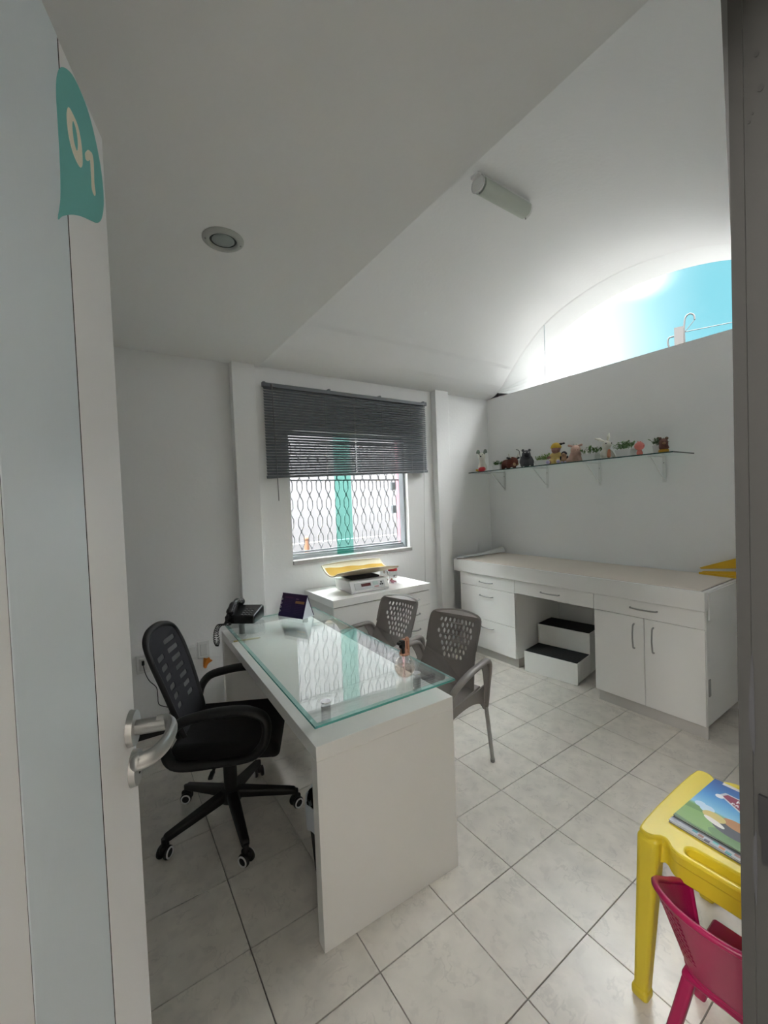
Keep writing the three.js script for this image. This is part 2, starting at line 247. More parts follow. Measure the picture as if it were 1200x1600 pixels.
// door frame: the strike-side jamb, chipped, with its strike plate
{
  const f = new THREE.Group(); f.name = numbered('trim_1'); f.userData.kind = 'structure'; scene.add(f);
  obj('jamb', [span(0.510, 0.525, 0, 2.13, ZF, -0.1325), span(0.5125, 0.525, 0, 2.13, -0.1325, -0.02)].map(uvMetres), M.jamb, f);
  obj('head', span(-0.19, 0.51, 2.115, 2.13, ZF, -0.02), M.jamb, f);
  const w = new THREE.BufferGeometry();
  w.setAttribute('position', new THREE.BufferAttribute(new Float32Array([0.5105, 2.115, -0.1405, 0.5105, 2.115, -0.1500, 0.5105, 1.80, -0.1432, 0.516, 2.115, -0.1405, 0.516, 2.115, -0.1500, 0.516, 1.80, -0.1432]), 3));
  w.setIndex([0, 1, 2, 5, 4, 3, 0, 3, 4, 0, 4, 1, 1, 4, 5, 1, 5, 2, 2, 5, 3, 2, 3, 0]);
  obj('sprung_edge', w, M.jambEdge, f);
  obj('strike_plate', [span(0.5095, 0.5125, 1.222, 1.262, -0.1285, -0.108), span(0.5095, 0.5125, 1.195, 1.222, -0.1265, -0.108)], S([0.003, 0.003, 0.0035], 0.6), f);
  obj('paint_chip', [[1.953, -0.123, 0.0018], [1.921, -0.1205, 0.0024], [1.897, -0.129, 0.0012], [1.903, -0.1265, 0.001]].map(([y, z, r]) => new THREE.CylinderGeometry(r, r, 0.0006, 7).rotateZ(Math.PI / 2).scale(1, 1.5, 1).translate(0.5123, y, z)), M.chip, f);
  obj('bare_patch', [ext(smoothShape([[0.1315, 1.40], [0.1335, 1.37], [0.1345, 1.335], [0.133, 1.31], [0.131, 1.30], [0.1305, 1.35]]), 0.0006).rotateY(Math.PI / 2).translate(0.5092, 0, 0), ext(smoothShape([[0.1305, 1.225], [0.1325, 1.215], [0.133, 1.18], [0.131, 1.15], [0.130, 1.19]]), 0.0006).rotateY(Math.PI / 2).translate(0.5092, 0, 0)], S([0.018, 0.018, 0.02], 0.8), f);
}
// the open door
{
  const d = new THREE.Group(); d.name = numbered('door_1'); d.userData.kind = 'structure'; scene.add(d);
  d.position.set(-0.19, 0, -0.061); d.rotation.y = rad(90 - 17.78);
  obj('door_leaf', [rspan(0, 0.7, 0.008, 2.1, -0.036, -0.0006, 0.0005)], M.gap, d);
  obj('stile', rspan(0.5662, 0.7, 0.008, 2.1, -0.034, 0, 0.0015), M.door, d);
  obj('blue_panel', rspan(0.404, 0.5622, 0.008, 2.1, -0.034, 0.0004, 0.0012), M.doorBlue, d);
  obj('stile', rspan(0.0, 0.4032, 0.008, 2.1, -0.034, 0, 0.0012), M.door, d);
  const st = [[0.5677, 2.0702], [0.582, 2.0826], [0.6021, 2.0929], [0.6287, 2.0948], [0.6502, 2.0886], [0.6684, 2.0723], [0.6831, 2.0484], [0.6893, 2.0195], [0.6871, 1.9955], [0.6746, 1.9692], [0.6575, 1.9527], [0.6353, 1.941], [0.605, 1.9263], [0.5804, 1.9125], [0.5602, 1.899], [0.5439, 1.8863], [0.5355, 1.8781], [0.5437, 1.9023], [0.5476, 1.929], [0.5493, 1.9608], [0.5494, 1.9913], [0.5496, 2.0217], [0.5526, 2.0419], [0.5589, 2.0577]];
  const zero = smoothShape([[0.5812, 2.0378], [0.5933, 2.0397], [0.6059, 2.0375], [0.6131, 2.0266], [0.6154, 2.0087], [0.6136, 1.9962], [0.6065, 1.9876], [0.596, 1.9862], [0.5854, 1.9896], [0.5771, 1.9991], [0.5737, 2.0122], [0.5746, 2.0266]]);
  zero.holes.push(smoothShape([[0.5922, 2.0316], [0.5991, 2.0293], [0.603, 2.0206], [0.6024, 2.0081], [0.598, 2.0009], [0.5917, 2.0042], [0.5886, 2.0133], [0.5886, 2.025]]));
  const one = smoothShape([[0.6302, 2.026], [0.637, 2.0335], [0.6441, 2.0374], [0.6511, 2.0396], [0.6544, 2.0343], [0.6545, 2.0211], [0.653, 2.0015], [0.6555, 1.9906], [0.6511, 1.9843], [0.6433, 1.9866], [0.6425, 1.999], [0.6428, 2.0148], [0.6415, 2.0242], [0.6339, 2.0167], [0.6265, 2.0137], [0.6254, 2.0192]]);
  const sticker = obj('number_sticker', ext(smoothShape(st, 140), 0.0005).translate(0, 0, 0.0004), M.teal, d);
  obj('numeral', [ext(zero, 0.0004), ext(one, 0.0004)].map((g) => g.translate(0, 0, 0.0009)), M.cream, sticker);
  const h = obj('door_handle', [rod([0.676, 1.243, 0], [0.676, 1.243, 0.05], 0.0105, 0.0105, 20), (() => { const c = new THREE.CatmullRomCurve3([V(0.676, 1.243, 0.036), V(0.675, 1.243, 0.048), V(0.664, 1.242, 0.057), V(0.645, 1.240, 0.059), V(0.622, 1.238, 0.055), V(0.605, 1.236, 0.044), V(0.598, 1.235, 0.028)]); return warp(new THREE.TubeGeometry(c, 40, 0.0075, 14), (v) => { v.y = 1.239 + (v.y - 1.239) * 1.5; }); })(), ball(0.0077, 0.598, 1.234, 0.028, 1, 1.45, 1)], M.steel, d);
  obj('rosette', new THREE.CylinderGeometry(0.024, 0.0255, 0.008, 32).rotateX(Math.PI / 2).translate(0.676, 1.243, 0.004), M.steel, h);
  const k = obj('key_rosette', new THREE.CylinderGeometry(0.024, 0.0255, 0.008, 32).rotateX(Math.PI / 2).translate(0.679, 1.183, 0.004), M.steel, d);
  obj('keyhole', [new THREE.CylinderGeometry(0.004, 0.004, 0.002, 12).rotateX(Math.PI / 2).translate(0.679, 1.187, 0.0082), bx(0.004, 0.012, 0.002, 0.679, 1.18, 0.0082)], M.chip, k);
}

// ---------------------------------------------------------------- window with grille, seen under and through the blind
{
  const w = new THREE.Group(); w.name = numbered('window_1'); w.userData.kind = 'structure'; scene.add(w);
  const zf = ZB - 0.07;
  obj('window_frame', [span(WX0, WX1, WY0, WY0 + 0.028, zf - 0.05, zf), span(WX0, WX0 + 0.012, WY0, WY1, zf - 0.05, zf), span(WX1 - 0.022, WX1, WY0, WY1, zf - 0.05, zf + 0.02), span(WX0, WX1, WY1 - 0.03, WY1, zf - 0.05, zf)], M.frameAlu, w);
  obj('rail', [span(WX0 + 0.012, WX1 - 0.022, WY0 + 0.03, WY0 + 0.045, zf - 0.03, zf - 0.015)], M.frameAlu, w);
  obj('windowsill', rspan(WX0 - 0.005, WX1 + 0.015, WY0 - 0.032, WY0, ZB - 0.18, ZB + 0.018, 0.003), M.marble, w);
  obj('pane', new THREE.PlaneGeometry(WX1 - WX0 - 0.03, WY1 - WY0 - 0.05).translate((WX0 + WX1) / 2 - 0.004, (WY0 + WY1) / 2, zf - 0.022), M.pane, w);
  obj('tinted_overlap', new THREE.PlaneGeometry(0.168, WY1 - WY0 - 0.012).translate(1.803, (WY0 + WY1) / 2, zf + 0.004), M.tealPane, w);
  obj('lining', [span(WX1 - 0.002, WX1 + 0.0, WY0, WY1, ZB - 0.18, zf - 0.05), span(WX1 - 0.012, WX1, WY0, WY1, ZB - 0.182, zf - 0.05)], M.pink, w);
  const grille = obj('grille', [span(WX0, WX1, 1.135, 1.150, zf - 0.078, zf - 0.066), span(WX0, WX1, 1.757, 1.768, zf - 0.078, zf - 0.066), span(WX0, WX1, 2.10, 2.111, zf - 0.078, zf - 0.066)], M.iron, w);
  const L = 0.158, y0 = 1.157, zg = zf - 0.072;
  const chain = (() => { const gs = []; for (const s of [-1, 1]) { const pts = []; for (let i = 0; i < 6; i++) { const y = y0 + L * i; pts.push([s * 0.0035, y, 0], [s * 0.0035, y + 0.012, 0], [s * 0.024, y + 0.05, 0], [s * 0.024, y + 0.112, 0], [s * 0.0035, y + 0.15, 0]); } gs.push(poly(pts, 0.0048, 6)); } return join(gs); })();
  for (let i = 0; i < 13; i++) { const m = obj('grille_chain', chain, M.iron, grille); m.position.set(1.325 + 0.0912 * i, 0, zg); }
  for (const y of [1.70, 1.47]) obj('latch', rb(0.045, 0.075, 0.03, 0.004, 2.395, y, zf - 0.048), M.frameAlu, w);
}
{
  const t = thing('venetian_blind', 'dark grey aluminium venetian blind half lowered over the window', 'blind', [1.89, 2.515, ZB + 0.045]);
  const H = 0.655, n = 31, hw = 0.822;
  obj('headrail', [rb(2 * hw, 0.03, 0.036, 0.003, 0, -0.015, 0), ...[-hw + 0.008, hw - 0.008].map((x) => rb(0.02, 0.036, 0.042, 0.003, x, -0.012, 0)), ...[-0.25, 0.27, 0.79].map((x) => rb(0.02, 0.016, 0.04, 0.002, x, 0.004, 0))], M.blind, t);
  const half = (x0, x1) => warp(bx(x1 - x0, 0.0008, 0.025, (x0 + x1) / 2, 0, 0), () => {});
  const one = join([[-hw + 0.006, -0.006], [0.006, hw - 0.006]].map(([a, b]) => half(a, b)).concat([bx(0.014, 0.0008, 0.009, 0, 0, -0.008), bx(0.014, 0.0008, 0.009, 0, 0, 0.008)]));
  for (let i = 0; i < n; i++) {
    const m = obj('slat', one, M.blind, t), k = (i + 1) / n; m.position.set(0, -0.042 - (H - 0.01) * i / (n - 1) - 0.015 * k * 0, 0);
    m.rotation.set(rad(52), 0, 0.034 * k * k, 'ZXY'); m.position.y -= 0.0;
  }
  const b = obj('bottom_rail', rb(2 * hw - 0.01, 0.02, 0.028, 0.003, 0, 0, 0), M.blind, t); b.position.set(0, -0.042 - H - 0.012, 0); b.rotation.z = 0.034;
  for (const x of [-0.70, -0.30, 0.28, 0.62, 0.76]) obj('ladder_cord', [bx(0.002, H + 0.04, 0.001, x, -0.045 - H / 2, 0.0165)], M.cordGrey, t);
  obj('tilt_wand', [rod([-0.757, -0.02, 0.03], [-0.743, -0.925, 0.035], 0.0035, 0.0035, 8), rb(0.012, 0.02, 0.02, 0.002, -0.757, -0.02, 0.025)], S([0.22, 0.22, 0.22], 0.5), t);
  obj('pull_cord', [rod([0.78, -0.02, 0.022], [0.735, -1.93, 0.0], 0.0016, 0.0016, 6)], S([0.55, 0.55, 0.53], 0.7), t);
}
// ---------------------------------------------------------------- ceiling fittings
{
  const t = thing('ceiling_downlight', 'round grey recessed downlight, unlit, in the flat ceiling', 'ceiling light', [0.452, HS, -1.755]);
  obj('trim_ring', lathe([[0.052, -0.001], [0.053, -0.009], [0.060, -0.012], [0.072, -0.010], [0.080, -0.003], [0.080, 0]], 40), M.ringGrey, t);
  obj('inner_ring', lathe([[0.043, -0.004], [0.047, -0.002], [0.053, -0.002], [0.053, -0.008]], 36), M.darkRing, t);
  obj('lens', lathe([[0, -0.008], [0.030, -0.0075], [0.042, -0.005], [0.043, -0.001], [0, -0.001]], 36), M.lens, t);
  for (const s of [-1, 1]) obj('screw', new THREE.SphereGeometry(0.004, 10, 8).translate(s * 0.0665, -0.0105, s * 0.008), M.steel, t);
}
{
  const t = thing('tube_light', 'short ribbed tube lamp with curved diffuser fixed to the vaulted ceiling', 'ceiling light', [2.055, 3.368, -1.657]);
  t.rotation.x = 0;
  const half = (r, len) => new THREE.CylinderGeometry(r, r, len, 28, 1, false).rotateZ(Math.PI / 2);
  obj('diffuser', half(0.046, 0.40).scale(1, 0.95, 1).translate(0.02, -0.028, 0), M.diffuser, t);
  obj('end_cap', half(0.044, 0.016).translate(0.226, -0.028, 0), M.whitePlastic, t);
  obj('end_ring', [new THREE.TorusGeometry(0.046, 0.003, 8, 28).rotateY(Math.PI / 2).translate(-0.205, -0.028, 0)], M.chrome, t);
  obj('end_cap', half(0.043, 0.012).translate(-0.198, -0.028, 0), M.whitePlastic, t);
  obj('base_plate', rb(0.46, 0.02, 0.06, 0.004, 0.0, 0.012, 0), M.whitePlastic, t);
  for (const x of [-0.19, 0.222]) obj('screw', rod([x, -0.070, 0.0], [x, -0.081, 0.0], 0.004), M.steel, t);
}

// ---------------------------------------------------------------- outside
struct('ground', bx(70, 0.2, 60, 10, -0.25, -10), M.ground);
struct('wall_outside', [span(-6, 10, -0.2, 4.6, -6.3, -6.0)], M.outside);
struct('wall_outside_low', [span(-6, 10, -0.2, 1.02, -5.4, -5.25)], M.outside);
tag(obj('garden_post', [rod([1.98, -0.2, -4.6], [1.98, 1.13, -4.6], 0.03), ball(0.035, 1.98, 1.14, -4.6)], M.timber), 'short brown post standing outside the barred window', 'post');
{
  const t = thing('utility_pole', 'concrete utility pole with cables outside the arched window', 'utility pole', [14, 0, -5.15], rad(20));
  obj('mast', [warp(bx(0.26, 6.35, 0.22, 0, 3.025, 0), (v) => { const k = 1.15 - 0.15 * (v.y / 6.2); v.x *= k; v.z *= k; })], M.concrete, t);
  for (const y of [5.85, 6.02]) obj('insulator', [lathe([[0, 0], [0.05, 0], [0.06, 0.03], [0.04, 0.05], [0.06, 0.07], [0.04, 0.1], [0, 0.1]], 12).rotateX(-Math.PI / 2).translate(0, y, 0.1)], M.bushing, t);
  obj('conduit', [tube([[0.05, 5.6, 0.13], [0.05, 6.3, 0.13], [0.05, 6.5, 0.17], [0.05, 6.56, 0.26], [0.05, 6.5, 0.35], [0.05, 6.36, 0.37]], 0.022, 30, 8)], M.wire, t);
  obj('bracket', [tube([[0, 5.55, -0.14], [0, 5.8, -0.26], [0, 5.98, -0.24], [0, 6.0, -0.12]], 0.022, 20, 8)], M.wire, t);
  obj('cable', [tube([[0.06, 6.08, 0.1], [0.0, 6.02, 2], [0.2, 6.05, 4], [0.5, 6.2, 8]], 0.012, 30, 6), tube([[0.05, 6.36, 0.37], [0.05, 6.15, 0.2], [0.05, 6.05, 0.12]], 0.01, 12, 6)], M.wire, t);
}
// ---------------------------------------------------------------- wall sockets
function socket(x, y, label) {
  const t = thing('wall_socket', label, 'socket', [x, y, ZB]);
  obj('cover_plate', rb(0.082, 0.125, 0.012, 0.005, 0, 0, 0.006), M.whitePlastic, t);
  obj('insert', rb(0.045, 0.085, 0.006, 0.003, 0, 0, 0.014), S([0.66, 0.66, 0.64], 0.4), t);
  return t;
}
{
  socket(0.172, 0.515, 'white wall socket with a black charging lead plugged in');
  const s2 = socket(0.555, 0.525, 'white wall socket above the dangling orange tag');
  obj('switch_box', rb(0.06, 0.09, 0.03, 0.006, -0.085, -0.0, 0.015), M.whitePlastic, s2);
  const c = thing('charging_lead', 'thin black charging lead hanging from the wall socket', 'cable', [0.172, 0.515, ZB]);
  obj('plug', rb(0.016, 0.03, 0.02, 0.004, -0.002, 0.012, 0.026), M.black, c);
  obj('wire', tube([[-0.002, 0.0, 0.034], [0.008, -0.06, 0.03], [0.03, -0.12, 0.02], [0.07, -0.18, 0.014], [0.075, -0.24, 0.014], [0.08, -0.30, 0.014], [0.13, -0.335, 0.014], [0.19, -0.37, 0.02], [0.21, -0.43, 0.02]], 0.0028, 50, 6), M.black, c);
  tag(obj('extension_wire', tube([[0.30, 0.40, ZB + 0.01], [0.305, 0.3, ZB + 0.012], [0.315, 0.2, ZB + 0.012], [0.312, 0.08, ZB + 0.02]], 0.0025, 20, 6), M.black), 'second thin black wire running down the wall behind the office chair', 'cable');
  const o = thing('orange_tag', 'crumpled orange tag on a wire below the right-hand wall socket', 'tag', [0.575, 0.435, ZB]);
  obj('tag_sheet', warp(ext(smoothShape([[-0.03, -0.035], [-0.012, -0.045], [0.0, -0.03], [0.014, -0.01], [0.034, 0.0], [0.02, 0.012], [0.012, 0.028], [-0.006, 0.026], [-0.022, 0.03], [-0.026, 0.008]], 40), 0.004, 0.001).translate(0, 0, 0.008), (v) => { v.z += 0.008 * Math.sin(v.x * 90 + v.y * 60) + 0.008; }), M.orange, o);
  obj('wire', tube([[-0.06, 0.03, 0.006], [0.0, 0.028, 0.012], [0.05, 0.02, 0.006], [0.12, 0.0, 0.006]], 0.0015, 16, 5), M.whitePlastic, o);
}

// ---------------------------------------------------------------- desk
const DT = rad(-2.0);
{
  const t = thing('desk', 'white waterfall desk with thick end panels beside the office chair', 'desk', [0.56, 0, -1.30], DT);
  t.rotation.y = DT;
  // local: x to the right (0..0.615), z back is negative (0..-1.60)
  obj('tabletop', uvMetres(rspan(0, 0.615, 0.675, 0.727, -1.62, 0, 0.0015)), M.laminate, t);
  obj('end_panel', uvMetres(rspan(0, 0.615, 0, 0.6745, -0.05, 0, 0.0015)), M.laminate, t);
  obj('end_panel', uvMetres(rspan(0, 0.615, 0, 0.6745, -1.62, -1.57, 0.0015)), M.laminate, t);
  obj('modesty_panel', rspan(0.45, 0.468, 0.28, 0.6745, -1.57, -0.05, 0.001), M.laminate, t);
  for (const [x, z] of [[0.10, -0.135], [0.53, -0.135], [0.10, -1.47], [0.53, -1.45]]) obj('standoff', [cyl(0.018, 0.018, 0.062, x, 0.758, z), cyl(0.0195, 0.0195, 0.003, x, 0.7285, z)], M.steel, t);
  const g = thing('desk_glass', 'clear greenish glass slab standing on steel posts above the desk', 'glass top', [0.56, 0.79, -1.30], DT);
  const W = 0.632, L = 1.535, h = 0.0115, bv = 0.014;
  const q = (a, b, c, d) => [...a, ...b, ...c, ...a, ...c, ...d], mk = (l) => { const b = new THREE.BufferGeometry(); b.setAttribute('position', new THREE.BufferAttribute(new Float32Array(l.flat()), 3)); b.computeVertexNormals(); return b; };
  const lo = [[0, 0, 0], [W, 0, 0], [W, 0, -L], [0, 0, -L]], mid = lo.map(([x, , z]) => [x, h * 0.72, z]), top = [[bv, h, -bv], [W - bv, h, -bv], [W - bv, h, bv - L], [bv, h, bv - L]];
  obj('slab', mk([q(...top)]), M.deskGlass, g);
  obj('slab_underside', mk([q(lo[3], lo[2], lo[1], lo[0])]), M.deskGlass, g);
  for (let i = 0; i < 4; i++) { const j = (i + 1) % 4; obj('bevel', mk([q(mid[i], mid[j], top[j], top[i])]), M.bevel, g); obj('glass_edge', mk([q(lo[i], lo[j], mid[j], mid[i])]), M.glassEdge, g); }
  for (const [x, z] of [[0.10, -0.135], [0.53, -0.135], [0.10, -1.47], [0.53, -1.45]]) obj('cap_disc', cyl(0.019, 0.019, 0.004, x, h + 0.002, z), M.chrome, g);
  const p = tag(obj('pen', [rod([0.62, 0.7325, -2.62], [0.76, 0.7325, -2.585], 0.0045), rod([0.76, 0.7325, -2.585], [0.775, 0.7325, -2.581], 0.0045, 0.001)], S([0.62, 0.52, 0.20], 0.5)), 'slim yellow pencil lying on the desk under the glass', 'pencil');
  tag(obj('paper_slip', bx(0.12, 0.0012, 0.05, 0.66, 0.7278, -2.64), M.paper), 'white slip of paper under the far end of the desk glass', 'paper');
}
const GY = 0.8018;
// telephone
{
  const t = thing('telephone', 'black corded desk telephone at the far corner of the glass', 'telephone', [0.735, GY, -2.768], rad(-41));
  obj('phone_body', warp(rb(0.20, 0.05, 0.165, 0.012, 0, 0.03, 0, 3), (v) => { v.y *= 1 + 0.75 * (0.09 - v.z) / 0.18; }), M.blackGloss, t);
  obj('handset', [blob([[[-0.062, 0.085, 0.075], 0.024, [-0.066, 0.115, 0.03], 0.017], [[-0.066, 0.115, 0.03], 0.017, [-0.066, 0.125, -0.03], 0.017], [[-0.066, 0.125, -0.03], 0.017, [-0.062, 0.112, -0.078], 0.026]], 0.007, 0.006)], M.blackGloss, t);
  const key = rb(0.014, 0.006, 0.010, 0.002, 0, 0, 0); for (let i = 0; i < 12; i++) { const m = obj('key', key, S([0.16, 0.16, 0.16], 0.5), t); m.position.set(0.012 + 0.024 * (i % 3), 0.0725 - 0.009 * (Math.floor(i / 3) - 1.5) , 0.045 - 0.024 * (3 - Math.floor(i / 3)) + 0.02); m.position.y = 0.086 - 0.20 * (m.position.z + 0.06) + 0.002; m.rotation.x = rad(12); }
  const cs = Math.cos(rad(-41)), sn = Math.sin(rad(-41)), here = (x, y, z) => V((x - 0.735) * cs - (z + 2.768) * sn, y - GY, (x - 0.735) * sn + (z + 2.768) * cs);
  const pts = [], path = new THREE.CatmullRomCurve3([V(-0.064, 0.075, 0.10), V(-0.068, 0.03, 0.122), here(0.600, GY + 0.012, -2.752), here(0.566, GY + 0.010, -2.762), here(0.545, 0.77, -2.768), here(0.542, 0.71, -2.772), here(0.552, 0.682, -2.762), here(0.560, 0.71, -2.752), here(0.556, 0.78, -2.748), here(0.574, GY + 0.011, -2.738), here(0.625, GY + 0.010, -2.722), V(-0.085, 0.02, 0.06)]);
  for (let i = 0; i <= 560; i++) { const u = i / 560, p = path.getPoint(u), a = u * Math.PI * 2 * 52; pts.push(V(p.x + 0.007 * Math.cos(a), p.y + 0.007 * Math.sin(a) * 0.6, p.z + 0.007 * Math.sin(a))); }
  obj('coiled_cord', new THREE.TubeGeometry(new THREE.CatmullRomCurve3(pts), 1100, 0.0023, 5), M.black, t);
}
// tent calendar
{
  const t = thing('tent_calendar', 'purple tent calendar standing on the desk glass', 'calendar', [1.047, GY, -2.666], rad(-66));
  const tex = canvas(512, 400, (x, w, h) => {
    const g = x.createLinearGradient(0, 0, 0, h); g.addColorStop(0, '#3d1a4e'); g.addColorStop(1, '#231d52'); x.fillStyle = g; x.fillRect(0, 0, w, h);
    x.fillStyle = '#5a2a5e'; x.fillRect(70, 50, 170, 26); x.fillStyle = '#b98a5a'; x.fillRect(300, 110, 180, 44);
    x.strokeStyle = '#5b4675'; x.lineWidth = 3; for (let i = 0; i < 8; i++) { x.beginPath(); x.moveTo(80, 110 + i * 28); x.lineTo(230, 110 + i * 28); x.stroke(); } for (let i = 0; i < 6; i++) { x.beginPath(); x.moveTo(300, 185 + i * 28); x.lineTo(470, 185 + i * 28); x.stroke(); }
    x.fillStyle = '#8a6a90'; x.fillRect(300, 70, 60, 16);
  });
  const front = S([1, 1, 1], 0.45, { map: tex });
  const W = 0.225, A = [0, 0.145, 0], Fr = [0, 0.002, 0.055], Bk = [0, 0.002, -0.055];
  const leaf = (to, m, n) => { const g = bx(W, 0.153, 0.0025); const a = Math.atan2(to[2], A[1] - to[1]); g.rotateX(-a); g.translate(0, (A[1] + to[1]) / 2, to[2] / 2); return obj(n, g, m, t); };
  leaf(Fr, front, 'front_leaf'); leaf(Bk, M.purple, 'back_leaf');
  obj('foot', bx(W, 0.002, 0.108, 0, 0.001, 0), M.linen, t);
  obj('edge_band', [bx(W + 0.002, 0.004, 0.006, 0, 0.146, 0)], M.purple, t);
  obj('side_infill', [ext(shapeOf([[-0.052, 0.003], [0.052, 0.003], [0, 0.138]]), 0.0015).rotateY(Math.PI / 2).translate(W / 2 - 0.004, 0, 0)], M.linen, t);
  for (let i = 0; i < 4; i++) { const k = 0.25 + 0.17 * i; obj('ring', new THREE.TorusGeometry(0.006, 0.002, 6, 12).translate(-W / 2 + 0.006, A[1] * (1 - k), 0.055 * k + 0.003), M.white, t); }
}
// perfume bottle
{
  const t = thing('perfume_bottle', 'round perfume bottle with a rose gold collar and black ribbon on the desk glass', 'perfume', [1.035, GY, -1.42]);
  obj('flask', lathe([[0, 0.001], [0.022, 0.0015], [0.036, 0.012], [0.044, 0.030], [0.046, 0.045], [0.042, 0.064], [0.031, 0.080], [0.018, 0.088], [0.015, 0.094], [0.015, 0.100]], 32), M.bottle, t);
  obj('perfume', lathe([[0, 0.005], [0.022, 0.006], [0.034, 0.015], [0.0405, 0.030], [0.0425, 0.043], [0, 0.044]], 32), M.liquid, t);
  obj('collar', lathe([[0.014, 0.094], [0.022, 0.096], [0.022, 0.106], [0.016, 0.108], [0.016, 0.12], [0.013, 0.124], [0.013, 0.158], [0.011, 0.163], [0, 0.164]], 24), M.rose, t);
  obj('ribbon', [rb(0.022, 0.034, 0.022, 0.005, -0.014, 0.145, 0.006), rb(0.022, 0.012, 0.016, 0.004, -0.028, 0.152, 0.008), rb(0.012, 0.03, 0.01, 0.003, -0.014, 0.122, 0.014)], M.black, t);
  obj('bow_tail', [rb(0.012, 0.075, 0.010, 0.003, 0.017, 0.128, 0.006).rotateZ(0), rb(0.014, 0.02, 0.012, 0.004, 0.012, 0.162, 0.006)], M.rose, t);
  obj('dip_tube', rod([0, 0.008, 0], [0, 0.1, 0], 0.0012), M.whitePlastic, t);
}
// waste bin
{
  const t = thing('waste_bin', 'black waste bin with a white liner under the desk', 'bin', [0.768, 0, -1.60]);
  obj('bin_body', lathe([[0, 0.003], [0.095, 0.003], [0.098, 0], [0.12, 0.29], [0.124, 0.30], [0.118, 0.30], [0.094, 0.01], [0, 0.01]], 32), M.rubber, t);
  obj('bin_liner', warp(lathe([[0.112, 0.23], [0.119, 0.302], [0.125, 0.306], [0.128, 0.28], [0.127, 0.23], [0.126, 0.20]], 48), (v) => { const a = Math.atan2(v.z, v.x); v.y += v.y < 0.25 ? 0.012 * Math.sin(a * 7) : 0.006 * Math.sin(a * 9); }), P([0.70, 0.74, 0.78], 0.4, { side: THREE.DoubleSide }), t);
}
